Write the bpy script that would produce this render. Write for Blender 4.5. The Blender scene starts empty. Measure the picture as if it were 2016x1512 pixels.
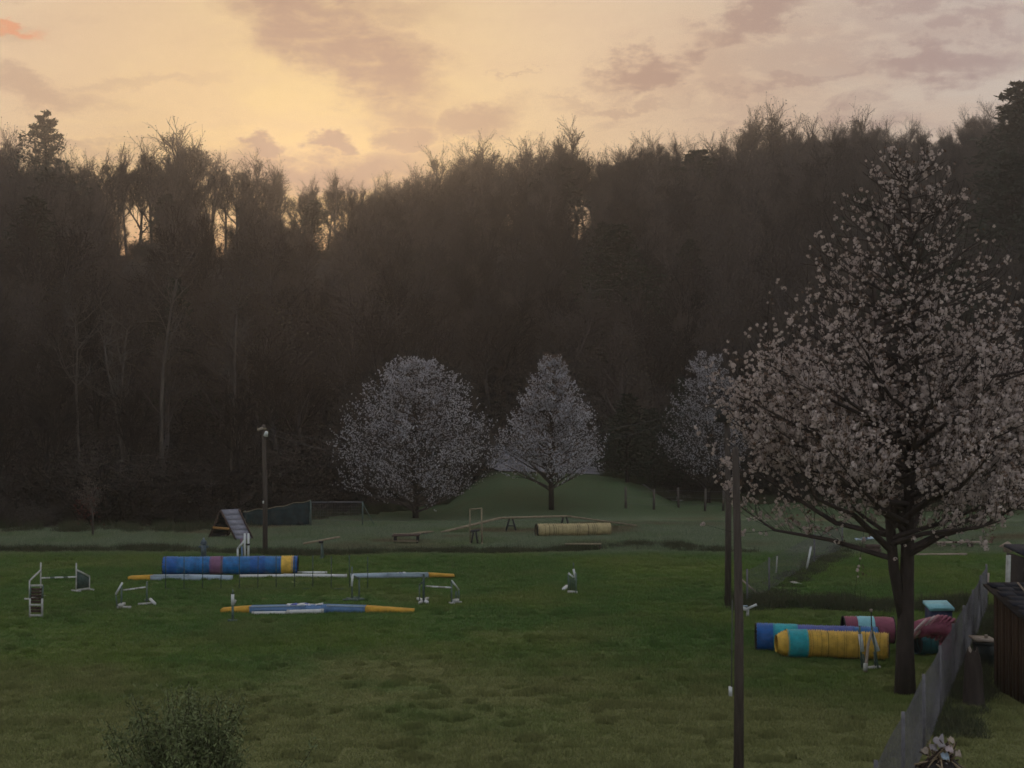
import bpy, math, random
import numpy as np
from mathutils import Vector

# ------------------------------------------------------------------ camera, sky, sun, exposure
sc = bpy.context.scene
F = 2900.0                       # focal length in photograph pixels (2016 wide)
CAM_H = 5.5
PITCH = math.atan(44.0 / F)
cam_d = bpy.data.cameras.new('camera')
cam_d.sensor_width = 36.0
cam_d.lens = 36.0 * F / 2016.0
cam_d.clip_start = 0.1
cam_d.clip_end = 5000.0
cam = bpy.data.objects.new('camera', cam_d)
sc.collection.objects.link(cam)
cam.location = (0, 0, CAM_H)
cam.rotation_euler = (math.pi / 2 + PITCH, 0, 0)
sc.camera = cam

SUN_AZ = math.radians(-8.0)      # measured from +Y towards +X
SUN_EL = math.radians(7.8)
SKY_STRENGTH = 0.1

world = bpy.data.worlds.new('World')
sc.world = world
world.use_nodes = True


def build_sky():
    nt = world.node_tree
    nt.nodes.clear()
    N, L = nt.nodes.new, nt.links.new

    def link(v, sock):
        if hasattr(v, 'node'):
            L(v, sock)
        else:
            sock.default_value = v

    def M(op, a, b=0.0, c=0.0, clamp=False):
        n = N('ShaderNodeMath'); n.operation = op; n.use_clamp = clamp
        for i, v in enumerate((a, b, c)):
            link(v, n.inputs[i])
        return n.outputs[0]

    def mixc(f, a, b, mode='MIX'):
        n = N('ShaderNodeMix'); n.data_type = 'RGBA'; n.blend_type = mode
        link(f, n.inputs[0])
        for v, i in ((a, 6), (b, 7)):
            if hasattr(v, 'node'):
                L(v, n.inputs[i])
            else:
                n.inputs[i].default_value = (*v, 1)
        return n.outputs[2]

    def smooth(v, lo, hi, a=0.0, b=1.0):
        n = N('ShaderNodeMapRange'); n.interpolation_type = 'SMOOTHERSTEP'
        link(v, n.inputs[0])
        for i, x in enumerate((lo, hi, a, b)):
            n.inputs[i + 1].default_value = x
        return n.outputs[0]

    tc = N('ShaderNodeTexCoord')
    sep = N('ShaderNodeSeparateXYZ'); L(tc.outputs['Generated'], sep.inputs[0])
    az = M('ARCTAN2', sep.outputs[0], sep.outputs[1])
    el = M('ARCSINE', sep.outputs[2])
    com = N('ShaderNodeCombineXYZ'); L(az, com.inputs[0]); L(el, com.inputs[1])
    ae = com.outputs[0]

    def noise(scale, detail, rough, sx=1.0, sy=1.0, off=0.0, dist=0.0):
        m = N('ShaderNodeMapping'); L(ae, m.inputs[0])
        m.inputs['Scale'].default_value = (sx, sy, 1); m.inputs['Location'].default_value = (off, off * 0.7, off * 0.3)
        n = N('ShaderNodeTexNoise'); L(m.outputs[0], n.inputs['Vector'])
        n.inputs['Scale'].default_value = scale; n.inputs['Detail'].default_value = detail
        n.inputs['Roughness'].default_value = rough; n.inputs['Distortion'].default_value = dist
        return n
    # wobble for cloud outlines
    wn = noise(14, 6, 0.62, 1.0, 1.9, 3.1)
    sub = N('ShaderNodeVectorMath'); sub.operation = 'SUBTRACT'; L(wn.outputs['Color'], sub.inputs[0]); sub.inputs[1].default_value = (0.5, 0.5, 0.5)
    scl = N('ShaderNodeVectorMath'); scl.operation = 'SCALE'; L(sub.outputs[0], scl.inputs[0]); scl.inputs['Scale'].default_value = 0.075
    add = N('ShaderNodeVectorMath'); add.operation = 'ADD'; L(ae, add.inputs[0]); L(scl.outputs[0], add.inputs[1])
    warped = add.outputs[0]
    wn2 = noise(55, 6, 0.6, 1.0, 2.0, 9.7)
    sub2 = N('ShaderNodeVectorMath'); sub2.operation = 'SUBTRACT'; L(wn2.outputs['Color'], sub2.inputs[0]); sub2.inputs[1].default_value = (0.5, 0.5, 0.5)
    scl2 = N('ShaderNodeVectorMath'); scl2.operation = 'SCALE'; L(sub2.outputs[0], scl2.inputs[0]); scl2.inputs['Scale'].default_value = 0.03
    add2 = N('ShaderNodeVectorMath'); add2.operation = 'ADD'; L(warped, add2.inputs[0]); L(scl2.outputs[0], add2.inputs[1])
    warped2 = add2.outputs[0]

    def blob(px, py, rx, ry, rot=0.0, soft=1.0, vec=None):
        """soft elliptical cloud at the direction of a point of the photograph; radii in photo pixels"""
        a0 = math.atan((px - 1008) / F); e0 = math.atan((800 - py) / F * math.cos(a0))
        m = N('ShaderNodeMapping'); m.vector_type = 'TEXTURE'; L(vec or warped, m.inputs[0])
        m.inputs['Location'].default_value = (a0, e0, 0)
        m.inputs['Rotation'].default_value = (0, 0, math.radians(rot))
        m.inputs['Scale'].default_value = (rx / F, ry / F, 1)
        ln = N('ShaderNodeVectorMath'); ln.operation = 'LENGTH'; L(m.outputs[0], ln.inputs[0])
        return smooth(ln.outputs['Value'], 1.0 - soft, 1.0 + soft * 0.35, 1.0, 0.0)

    # clear air behind the clouds: Nishita
    sky = N('ShaderNodeTexSky'); sky.sky_type = 'NISHITA'; sky.sun_disc = False
    sky.sun_elevation = SUN_EL; sky.sun_rotation = SUN_AZ
    sky.air_density = 1.6; sky.dust_density = 3.0; sky.ozone_density = 1.5
    nish = N('ShaderNodeVectorMath'); nish.operation = 'SCALE'; L(sky.outputs[0], nish.inputs[0]); nish.inputs['Scale'].default_value = 0.6
    # high thin cloud veil lit by the low sun, warm near the sun, lilac and blue-grey away from it
    sd = (math.sin(SUN_AZ) * math.cos(SUN_EL), math.cos(SUN_AZ) * math.cos(SUN_EL), math.sin(SUN_EL))
    dt = N('ShaderNodeVectorMath'); dt.operation = 'DOT_PRODUCT'; L(tc.outputs['Generated'], dt.inputs[0]); dt.inputs[1].default_value = sd
    ang = M('ARCCOSINE', dt.outputs['Value'])
    S = 1.0 / SKY_STRENGTH
    def k(r, g, b): return (r * S, g * S, b * S)
    far = mixc(smooth(ang, 0.5, 1.7), k(0.60, 0.53, 0.49), k(0.52, 0.56, 0.62))
    mid = mixc(smooth(ang, 0.16, 0.55), k(0.63, 0.48, 0.34), far)
    near = mixc(smooth(ang, 0.03, 0.27), k(0.51, 0.405, 0.20), mid)
    veil = mixc(0.12, near, nish.outputs[0])
    # slow streaks of the veil
    st = noise(5.0, 7, 0.6, 1.0, 3.2, 1.7, 0.6)
    veil = mixc(smooth(st.outputs['Fac'], 0.40, 0.66, 0.0, 0.55), veil, mixc(0.5, veil, k(0.55, 0.36, 0.26)))
    # lower mauve clouds, carried on over the whole dome by noise
    cn = noise(9.0, 9, 0.62, 1.0, 2.6, 5.3, 0.4)
    cn2 = noise(30.0, 7, 0.6, 1.0, 2.4, 7.9, 0.3)
    general = M('MULTIPLY', smooth(cn.outputs['Fac'], 0.50, 0.68), smooth(cn2.outputs['Fac'], 0.30, 0.62, 0.45, 1.0))
    # the right half of the view holds more of it than the clear patch round the sun
    general = M('MULTIPLY', general, smooth(ang, 0.10, 0.34, 0.12, 0.85))

    def mx(a, b): return M('MAXIMUM', a, b)
    big = blob(650, 70, 330, 95, -27, 0.65)
    big = mx(big, M('MULTIPLY', blob(810, 190, 130, 85, -35, 0.9), 0.8))
    big = mx(big, M('MULTIPLY', blob(700, 0, 240, 60, -8, 0.9), 0.7))
    big = M('MULTIPLY', big, smooth(cn2.outputs['Fac'], 0.25, 0.62, 0.55, 1.0))
    low = M('MULTIPLY', blob(640, 330, 290, 60, 4, 0.8), 0.95)
    low = mx(low, M('MULTIPLY', blob(520, 285, 48, 32, 0, 0.6), 0.95))
    low = mx(low, M('MULTIPLY', blob(645, 262, 48, 24, 0, 0.6), 0.95))
    low = mx(low, M('MULTIPLY', blob(800, 262, 70, 44, 0, 0.7), 0.85))
    low = mx(low, M('MULTIPLY', blob(930, 235, 120, 50, 14, 0.8), 0.8))
    low = mx(low, M('MULTIPLY', blob(60, 190, 220, 34, 0, 0.9), 0.55))
    low = mx(low, M('MULTIPLY', blob(150, 280, 220, 26, 0, 0.9), 0.5))
    low = mx(low, M('MULTIPLY', blob(250, 150, 200, 18, 8, 0.9), 0.3))
    rt = M('MULTIPLY', blob(1290, 130, 150, 48, 14, 0.8, warped2), 0.95)
    rt = mx(rt, M('MULTIPLY', blob(1490, 38, 170, 42, 16, 0.8, warped2), 0.9))
    rt = mx(rt, M('MULTIPLY', blob(1560, 175, 330, 26, 4, 0.9, warped2), 0.75))
    rt = mx(rt, M('MULTIPLY', blob(1840, 120, 200, 60, 6, 0.9, warped2), 0.9))
    rt = mx(rt, M('MULTIPLY', blob(1850, 30, 230, 34, -6, 0.9, warped2), 0.75))
    rt = mx(rt, M('MULTIPLY', blob(1220, 205, 180, 24, 2, 0.9, warped2), 0.6))
    rt = mx(rt, M('MULTIPLY', blob(1010, 145, 60, 9, 0, 0.9, warped2), 0.6))
    rt = mx(rt, M('MULTIPLY', blob(1620, 110, 520, 130, 10, 0.9, warped2), 0.5))
    rt = M('MULTIPLY', rt, smooth(cn2.outputs['Fac'], 0.30, 0.54, 0.30, 1.0))
    mask = mx(mx(general, big), mx(low, rt))
    ccol = mixc(smooth(ang, 0.10, 0.60), k(0.35, 0.215, 0.165), k(0.34, 0.245, 0.25))
    ccol = mixc(smooth(ang, 0.6, 1.8), ccol, k(0.36, 0.36, 0.40))
    # thinner towards the ground, warm band above the ridge
    band = M('MULTIPLY', smooth(el, 0.10, 0.21, 1.0, 0.0), smooth(ang, 0.15, 0.5, 0.4, 0.25))
    veil = mixc(band, veil, k(0.70, 0.40, 0.22))
    lowb = M('MULTIPLY', smooth(el, 0.085, 0.135, 1.0, 0.0), smooth(ang, 0.2, 0.9, 0.85, 0.0))
    veil = mixc(lowb, veil, k(0.60, 0.29, 0.13))
    col = mixc(M('MULTIPLY', mask, 0.92), veil, ccol)
    red = M('MULTIPLY', blob(10, 55, 75, 12, -6, 0.8), 0.8)
    col = mixc(red, col, k(0.72, 0.27, 0.13))
    # below the horizon: dark ground colour
    col = mixc(smooth(el, -0.05, 0.0, 1.0, 0.0), col, k(0.05, 0.05, 0.04))
    bg = N('ShaderNodeBackground'); L(col, bg.inputs[0]); bg.inputs[1].default_value = SKY_STRENGTH
    out = N('ShaderNodeOutputWorld'); L(bg.outputs[0], out.inputs[0])


build_sky()
world.cycles.sampling_method = 'MANUAL'
world.cycles.sample_map_resolution = 512

sun_d = bpy.data.lights.new('sun', 'SUN')
sun_d.energy = 1.1
sun_d.angle = math.radians(4)
sun_d.color = (1.0, 0.68, 0.42)
sun = bpy.data.objects.new('sun', sun_d)
sc.collection.objects.link(sun)
_d = Vector((math.sin(SUN_AZ) * math.cos(SUN_EL), math.cos(SUN_AZ) * math.cos(SUN_EL), math.sin(SUN_EL)))
sun.rotation_euler = _d.to_track_quat('Z', 'Y').to_euler()
sun.location = (0, 0, 60)

sc.view_settings.view_transform = 'Standard'
sc.view_settings.look = 'None'
sc.view_settings.gamma = 1.0
sc.view_settings.exposure = 0.0
sc.view_settings.use_curve_mapping = False
sc.render.engine = 'CYCLES'
sc.cycles.max_bounces = 3
sc.cycles.diffuse_bounces = 2
sc.cycles.use_adaptive_sampling = True
sc.cycles.adaptive_threshold = 0.03
sc.cycles.volume_bounces = 1
sc.cycles.transparent_max_bounces = 8
sc.cycles.use_denoising = True
sc.cycles.denoiser = 'OPENIMAGEDENOISE'
sc.cycles.denoising_input_passes = 'RGB_ALBEDO_NORMAL'
sc.cycles.denoising_prefilter = 'FAST'

rng = np.random.default_rng(7)
R = random.Random(7)

# ------------------------------------------------------------------ pixels <-> place
_f = np.array((0, math.cos(PITCH), math.sin(PITCH)))
_u = np.array((0, -math.sin(PITCH), math.cos(PITCH)))


def ray(x, y):
    return _f + np.array((1.0, 0, 0)) * (x - 1008) / F + _u * (756 - y) / F


def at(x, y, Y):
    r = ray(x, y)
    return np.array((0, 0, CAM_H)) + r * (Y / r[1])


def px_of(X, Y, Z):
    d = np.array((X, Y, Z - CAM_H))
    w = d @ _f
    return 1008 + F * d[0] / w, 756 - F * (d @ _u) / w


_ex = np.array([-500, 0, 300, 450, 650, 800, 930, 1000, 1180, 1230, 1400, 1700, 2016, 2600])
_eY = np.array([64, 66, 66, 68, 74, 80, 88, 92, 90, 88, 88, 82, 78, 76])
_rx = np.array([-600, 0, 450, 650, 1000, 1130, 1450, 1700, 2016, 2700])
_ry = np.array([505, 508, 505, 497, 482, 468, 452, 420, 385, 350])
RIDGE_Y = 200.0


def edge_Y(u):
    return np.interp(u * F + 1008, _ex, _eY)


def ridge_z(u):
    return CAM_H + (800 - np.interp(u * F + 1008, _rx, _ry)) / F * RIDGE_Y


def ss(t):
    t = np.clip(t, 0, 1)
    return t * t * (3 - 2 * t)


def H(X, Y):
    X = np.asarray(X, float); Y = np.asarray(Y, float)
    Yc = np.maximum(Y, 5.0)
    u = np.clip(X / Yc, -0.6, 0.6)
    e = edge_Y(u)
    rz = ridge_z(u)
    xp = u * F + 1008
    bank_w = ss((xp - 900) / 60) * ss((1330 - xp) / 110)
    bank = 1.35 * ss((Y - 71) / 13) * bank_w
    t = np.clip((Y - e - 2) / (RIDGE_Y - e), 0, 1)
    hill = (rz - bank) * (0.55 * t + 0.45 * ss(t))
    back = np.clip(Y - RIDGE_Y - 6, 0, None) * 0.33
    dip = -0.10 * np.exp(-((Y - 56.5) / 1.1) ** 2)
    bump = 0.05 * np.sin(X * 0.31 + 1.3) * np.sin(Y * 0.23) * ss((Y - 12) / 10)
    return np.maximum(bank + hill + dip + bump - back, -8.0)


def G(x, y):
    """point of the ground seen at a pixel"""
    r = ray(x, y)
    Y = 8.0
    while Y < 260:
        z = CAM_H + r[2] / r[1] * Y
        X = r[0] / r[1] * Y
        if z <= H(X, Y):
            return np.array((X, Y, float(H(X, Y))))
        Y += 0.05
    return np.array((X, Y, float(H(X, Y))))


def lin(r, g, b):
    return tuple((c / 255 / 12.92) if c / 255 <= 0.04045 else ((c / 255 + 0.055) / 1.055) ** 2.4 for c in (r, g, b))


# ------------------------------------------------------------------ materials
MATS = {}


def mat(name, col, rough=0.8, var=0.25, scale=8.0, bump=0.0, bscale=None, stretch=(1, 1, 1), col2=None, spec=0.25, inst=None):
    if name in MATS:
        return MATS[name]
    m = bpy.data.materials.new(name); m.use_nodes = True
    nt = m.node_tree; N, L = nt.nodes.new, nt.links.new
    b = nt.nodes['Principled BSDF']
    b.inputs['Roughness'].default_value = rough
    b.inputs['Specular IOR Level'].default_value = spec
    tc = N('ShaderNodeTexCoord')
    mp = N('ShaderNodeMapping'); mp.inputs['Scale'].default_value = stretch
    L(tc.outputs['Object'], mp.inputs[0])
    n = N('ShaderNodeTexNoise'); n.inputs['Scale'].default_value = scale; n.inputs['Detail'].default_value = 6
    n.inputs['Roughness'].default_value = 0.6
    L(mp.outputs[0], n.inputs['Vector'])
    cr = N('ShaderNodeMapRange'); L(n.outputs['Fac'], cr.inputs[0]); cr.inputs[1].default_value = 0.3; cr.inputs[2].default_value = 0.7
    mx = N('ShaderNodeMix'); mx.data_type = 'RGBA'; L(cr.outputs[0], mx.inputs[0])
    c2 = col2 or tuple(c * (1 - var) for c in col)
    c1 = col if col2 else tuple(min(1, c * (1 + var * 0.6)) for c in col)
    mx.inputs[6].default_value = (*c2, 1); mx.inputs[7].default_value = (*c1, 1)
    csock = mx.outputs[2]
    if inst:
        oi = N('ShaderNodeObjectInfo')
        pw = N('ShaderNodeMapRange'); L(oi.outputs['Random'], pw.inputs[0]); pw.inputs[3].default_value = inst[0]; pw.inputs[4].default_value = inst[1]
        vm = N('ShaderNodeVectorMath'); vm.operation = 'SCALE'; L(csock, vm.inputs[0]); L(pw.outputs[0], vm.inputs['Scale'])
        csock = vm.outputs[0]
    L(csock, b.inputs['Base Color'])
    if bump:
        nb = N('ShaderNodeTexNoise'); nb.inputs['Scale'].default_value = bscale or scale * 3; nb.inputs['Detail'].default_value = 5
        L(mp.outputs[0], nb.inputs['Vector'])
        bp = N('ShaderNodeBump'); bp.inputs['Strength'].default_value = bump; bp.inputs['Distance'].default_value = 0.02
        L(nb.outputs['Fac'], bp.inputs['Height']); L(bp.outputs[0], b.inputs['Normal'])
    MATS[name] = m
    return m


def translucent(m, f):
    """thin petals let some light through"""
    nt = m.node_tree; N, L = nt.nodes.new, nt.links.new
    b = nt.nodes['Principled BSDF']; out = [n for n in nt.nodes if n.type == 'OUTPUT_MATERIAL'][0]
    t = N('ShaderNodeBsdfTranslucent'); mx = N('ShaderNodeMixShader'); mx.inputs[0].default_value = f
    L(b.inputs['Base Color'].links[0].from_socket, t.inputs['Color'])
    L(b.outputs[0], mx.inputs[1]); L(t.outputs[0], mx.inputs[2]); L(mx.outputs[0], out.inputs['Surface'])


def ground_material(name, kind):
    """lawn colours by place: greener middle, olive near the house, grey-green meadow, leaf litter under the wood"""
    m = bpy.data.materials.new(name); m.use_nodes = True
    nt = m.node_tree; N, L = nt.nodes.new, nt.links.new
    b = nt.nodes['Principled BSDF']; b.inputs['Roughness'].default_value = 0.95; b.inputs['Specular IOR Level'].default_value = 0.1
    geo = N('ShaderNodeNewGeometry')
    sep = N('ShaderNodeSeparateXYZ'); L(geo.outputs['Position'], sep.inputs[0])

    def noise(scale, detail=5, sx=1, sy=1):
        mp = N('ShaderNodeMapping'); L(geo.outputs['Position'], mp.inputs[0]); mp.inputs['Scale'].default_value = (sx, sy, 0.2)
        n = N('ShaderNodeTexNoise'); L(mp.outputs[0], n.inputs['Vector']); n.inputs['Scale'].default_value = scale
        n.inputs['Detail'].default_value = detail; n.inputs['Roughness'].default_value = 0.6
        return n.outputs['Fac']

    def rngv(v, lo, hi, a=0.0, bb=1.0):
        n = N('ShaderNodeMapRange'); n.interpolation_type = 'SMOOTHSTEP'; L(v, n.inputs[0])
        for i, x in enumerate((lo, hi, a, bb)):
            n.inputs[i + 1].default_value = x
        return n.outputs[0]

    def mix(f, a, c):
        n = N('ShaderNodeMix'); n.data_type = 'RGBA'
        if hasattr(f, 'node'):
            L(f, n.inputs[0])
        else:
            n.inputs[0].default_value = f
        for v, i in ((a, 6), (c, 7)):
            if hasattr(v, 'node'):
                L(v, n.inputs[i])
            else:
                n.inputs[i].default_value = (*v, 1)
        return n.outputs[2]

    def math_(op, a, c):
        n = N('ShaderNodeMath'); n.operation = op; n.use_clamp = True
        for i, v in enumerate((a, c)):
            if hasattr(v, 'node'):
                L(v, n.inputs[i])
            else:
                n.inputs[i].default_value = v
        return n.outputs[0]
    g = 1.2 if kind == 'soil' else 1.68
    green = tuple(c * g for c in (0.098, 0.140, 0.036))
    olive = tuple(c * g for c in (0.148, 0.158, 0.064))
    deep = tuple(c * g for c in (0.070, 0.125, 0.036))
    grey = tuple(c * g for c in (0.140, 0.172, 0.112))
    dry = tuple(c * g for c in (0.125, 0.108, 0.066))
    big = noise(0.16, 4, 1, 0.7)
    col = mix(rngv(big, 0.42, 0.62), deep, green)
    # older, browner turf towards the house
    wob = math_('ADD', rngv(noise(0.22, 4), 0.3, 0.7, 0.0, 0.6), rngv(sep.outputs[1], 21, 38, 0.80, 0.0))
    col = mix(rngv(wob, 0.25, 1.0), col, olive)
    fine = noise(1.6, 6)
    col = mix(rngv(fine, 0.50, 0.75, 0, 0.45), col, olive)
    col = mix(rngv(noise(2.6, 5, 1, 1.6), 0.56, 0.72, 0, .35), col, tuple(c * .6 for c in deep))
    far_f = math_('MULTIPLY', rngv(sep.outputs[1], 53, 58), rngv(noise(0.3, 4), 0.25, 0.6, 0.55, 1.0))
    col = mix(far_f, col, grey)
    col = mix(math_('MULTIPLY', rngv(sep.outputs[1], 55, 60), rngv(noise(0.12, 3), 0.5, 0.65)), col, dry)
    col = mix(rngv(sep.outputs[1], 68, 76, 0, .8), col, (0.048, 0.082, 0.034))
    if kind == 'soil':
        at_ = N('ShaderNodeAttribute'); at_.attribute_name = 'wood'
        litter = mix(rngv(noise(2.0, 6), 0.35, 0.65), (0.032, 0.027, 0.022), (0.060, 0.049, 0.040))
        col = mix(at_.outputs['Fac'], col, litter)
    speck = noise(26, 3)
    dark = N('ShaderNodeMix'); dark.data_type = 'RGBA'; dark.blend_type = 'MULTIPLY'; dark.inputs[0].default_value = 1
    L(col, dark.inputs[6])
    v = rngv(speck, 0.3, 0.7, 0.6, 1.25)
    cmb = N('ShaderNodeCombineColor'); [L(v, cmb.inputs[i]) for i in range(3)]
    L(cmb.outputs[0], dark.inputs[7])
    L(dark.outputs[2], b.inputs['Base Color'])
    bp = N('ShaderNodeBump'); bp.inputs['Strength'].default_value = 0.6; bp.inputs['Distance'].default_value = 0.05
    L(noise(14, 6), bp.inputs['Height']); L(bp.outputs[0], b.inputs['Normal'])
    return m


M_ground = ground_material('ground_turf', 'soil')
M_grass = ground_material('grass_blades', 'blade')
M_bark = mat('bark_brown', (0.064, 0.055, 0.051), 0.95, 0.4, 6, 0.5, inst=(0.35, 2.6))
M_twig = mat('twig_brown', (0.062, 0.051, 0.047), 0.95, 0.35, 3, inst=(0.3, 1.8))
M_bud = mat('bud_olive', (0.090, 0.074, 0.048), 0.9, 0.4, 2, inst=(0.3, 1.7))
M_pale = mat('bark_pale', (0.105, 0.092, 0.08), 0.9, 0.45, 5, 0.4, stretch=(1, 1, 0.4))
M_dark = mat('bark_dark', (0.045, 0.036, 0.032), 0.95, 0.4, 7, 0.7, stretch=(1, 1, 0.3))
M_needle = mat('needles', (0.035, 0.048, 0.030), 0.9, 0.4, 1.5)
M_shrub = mat('shrub_leaf', (0.150, 0.185, 0.080), 0.85, 0.45, 3)
M_blossom = mat('blossom_white', (0.70, 0.62, 0.59), 0.8, 0.3, 4, col2=(0.48, 0.41, 0.38))
M_blossom2 = mat('blossom_cool', (0.76, 0.77, 0.82), 0.8, 0.3, 3, col2=(0.58, 0.58, 0.63))
translucent(M_blossom, .4); translucent(M_blossom2, .35)
M_leaflet = mat('young_leaf', (0.17, 0.115, 0.085), 0.8, 0.4, 3)
M_white = mat('white_plastic', (0.62, 0.66, 0.66), 0.45, 0.15, 6)
M_offw = mat('weathered_white', (0.46, 0.48, 0.45), 0.7, 0.3, 9)
M_greenp = mat('green_paint', (0.105, 0.155, 0.135), 0.6, 0.3, 9)
M_gpanel = mat('green_mesh_panel', (0.060, 0.095, 0.085), 0.8, 0.35, 12)
M_brownw = mat('brown_board', (0.075, 0.052, 0.044), 0.85, 0.4, 7, 0.4, stretch=(1, 1, 4))
M_polew = mat('pole_wood', (0.088, 0.074, 0.066), 0.9, 0.35, 5, 0.6, stretch=(4, 4, 0.4))
M_wood = mat('weathered_wood', (0.27, 0.235, 0.16), 0.85, 0.35, 6, 0.4, stretch=(1, 1, 1))
M_woodd = mat('dark_trestle', (0.030, 0.032, 0.034), 0.7, 0.3, 6)
M_blue = mat('tunnel_blue', (0.025, 0.17, 0.44), 0.45, 0.4, 5, 0.7, 9)
M_blued = mat('tunnel_deep_blue', (0.02, 0.12, 0.40), 0.45, 0.35, 5, 0.6, 9)
M_indigo = mat('tunnel_indigo', (0.085, 0.13, 0.42), 0.45, 0.3, 5)
M_purple = mat('strap_mauve', (0.22, 0.11, 0.20), 0.6, 0.25, 8)
M_yellow = mat('tunnel_yellow', (0.72, 0.47, 0.08), 0.5, 0.35, 5, 0.7, 9)
M_straw = mat('tunnel_straw', (0.44, 0.37, 0.19), 0.6, 0.3, 6)
M_teal = mat('strap_teal', (0.03, 0.38, 0.44), 0.5, 0.25, 6, 0.6, 9)
M_tealt = mat('tunnel_teal', (0.018, 0.115, 0.125), 0.5, 0.3, 6)
M_cyan = mat('lid_cyan', (0.24, 0.55, 0.62), 0.5, 0.15, 5)
M_red = mat('tunnel_red', (0.31, 0.09, 0.145), 0.5, 0.3, 6)
M_pink = mat('tunnel_pink', (0.46, 0.22, 0.25), 0.5, 0.3, 6)
M_pinks = mat('tunnel_pale_pink', (0.50, 0.42, 0.42), 0.5, 0.2, 6)
M_inside = mat('tunnel_inside_shade', (0.012, 0.014, 0.020), 0.8, 0.2, 6)
M_orange = mat('contact_yellow', (0.62, 0.36, 0.05), 0.7, 0.25, 6)
M_pblue = mat('plank_blue', (0.13, 0.25, 0.46), 0.7, 0.25, 6)
M_plight = mat('plank_light_blue', (0.36, 0.47, 0.56), 0.7, 0.25, 6)
M_slate = mat('ramp_slate', (0.24, 0.25, 0.30), 0.75, 0.25, 7, 0.3)
M_net = mat('netting_dark_green', (0.022, 0.042, 0.046), 0.85, 0.4, 4)
M_galv = mat('galvanised_wire', (0.15, 0.15, 0.165), 0.65, 0.3, 10, spec=0.2)
M_cable = mat('cable_grey', (0.09, 0.09, 0.09), 0.6, 0.2, 4)
M_shed = mat('shed_brown', (0.050, 0.028, 0.017), 0.85, 0.4, 5, 0.4, stretch=(3, 3, 0.5))
M_shingle = mat('shingle_dark', (0.028, 0.032, 0.045), 0.9, 0.35, 9, 0.5)
M_darkwall = mat('dark_wall', (0.030, 0.026, 0.026), 0.85, 0.35, 5, 0.3)
M_bin = mat('bin_dark_green', (0.012, 0.020, 0.020), 0.5, 0.3, 5)
M_tan = mat('tan_board', (0.33, 0.28, 0.23), 0.8, 0.3, 8)
M_paper = mat('crumpled_paper', (0.30, 0.28, 0.29), 0.85, 0.2, 12)
M_stick = mat('dry_stick', (0.34, 0.27, 0.18), 0.9, 0.35, 7)
M_road = mat('lane_gravel', (0.26, 0.26, 0.29), 0.95, 0.25, 1.2, 0.3)
M_hydr = mat('hydrant_blue_grey', (0.10, 0.14, 0.17), 0.6, 0.3, 8)
M_redleaf = mat('red_leaf', (0.13, 0.035, 0.03), 0.85, 0.3, 5)
M_sapleaf = mat('sapling_leaf', (0.13, 0.10, 0.085), 0.85, 0.3, 5)

# ------------------------------------------------------------------ mesh helpers
C = sc.collection


def mesh_np(name, V, faces, mats, midx=None, smooth=False):
    """faces: list of int arrays (k,3) or (k,4); midx: one material index per array"""
    me = bpy.data.meshes.new(name)
    V = np.ascontiguousarray(V, dtype=np.float32)
    faces = [np.asarray(f, dtype=np.int32) for f in faces]
    midx = midx or [0] * len(faces)
    keep = [(f, m) for f, m in zip(faces, midx) if len(f)]
    me.vertices.add(len(V)); me.vertices.foreach_set('co', V.ravel())
    nl = sum(f.size for f, _ in keep); npoly = sum(len(f) for f, _ in keep)
    if npoly:
        me.loops.add(nl); me.polygons.add(npoly)
        me.loops.foreach_set('vertex_index', np.concatenate([f.ravel() for f, _ in keep]))
        starts, tot, mi, s = [], [], [], 0
        for f, m in keep:
            kk = f.shape[1]
            starts.append(s + np.arange(len(f)) * kk); s += f.size
            tot.append(np.full(len(f), kk)); mi.append(np.full(len(f), m))
        me.polygons.foreach_set('loop_start', np.concatenate(starts).astype(np.int32))
        me.polygons.foreach_set('loop_total', np.concatenate(tot).astype(np.int32))
        me.polygons.foreach_set('material_index', np.concatenate(mi).astype(np.int32))
        if smooth:
            me.polygons.foreach_set('use_smooth', np.ones(npoly, dtype=bool))
    for m in mats:
        me.materials.append(m)
    me.update(calc_edges=True)
    return me


def tubes(P, Rr, S=4, cap=False):
    """P (B,N,3), Rr (B,N): B tapering tubes of S sides -> verts, quads"""
    P = np.asarray(P, float); Rr = np.asarray(Rr, float)
    B, Nn, _ = P.shape
    T = np.gradient(P, axis=1)
    T /= np.linalg.norm(T, axis=2, keepdims=True) + 1e-9
    ref = np.where(np.abs(T[:, :1, 2:3]) > 0.9, np.array([1.0, 0.2, 0]), np.array([0.1, 0.05, 1.0]))
    A = np.cross(T, np.broadcast_to(ref, T.shape)); A /= np.linalg.norm(A, axis=2, keepdims=True) + 1e-9
    Bv = np.cross(T, A)
    th = np.arange(S) / S * 2 * math.pi
    V = P[:, :, None, :] + Rr[:, :, None, None] * (A[:, :, None, :] * np.cos(th)[None, None, :, None] + Bv[:, :, None, :] * np.sin(th)[None, None, :, None])
    idx = np.arange(B * Nn * S).reshape(B, Nn, S)
    a = idx[:, :-1, :]; b = idx[:, 1:, :]
    Q = np.stack([a, np.roll(a, -1, 2), np.roll(b, -1, 2), b], -1).reshape(-1, 4)
    return V.reshape(-1, 3), Q


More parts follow.
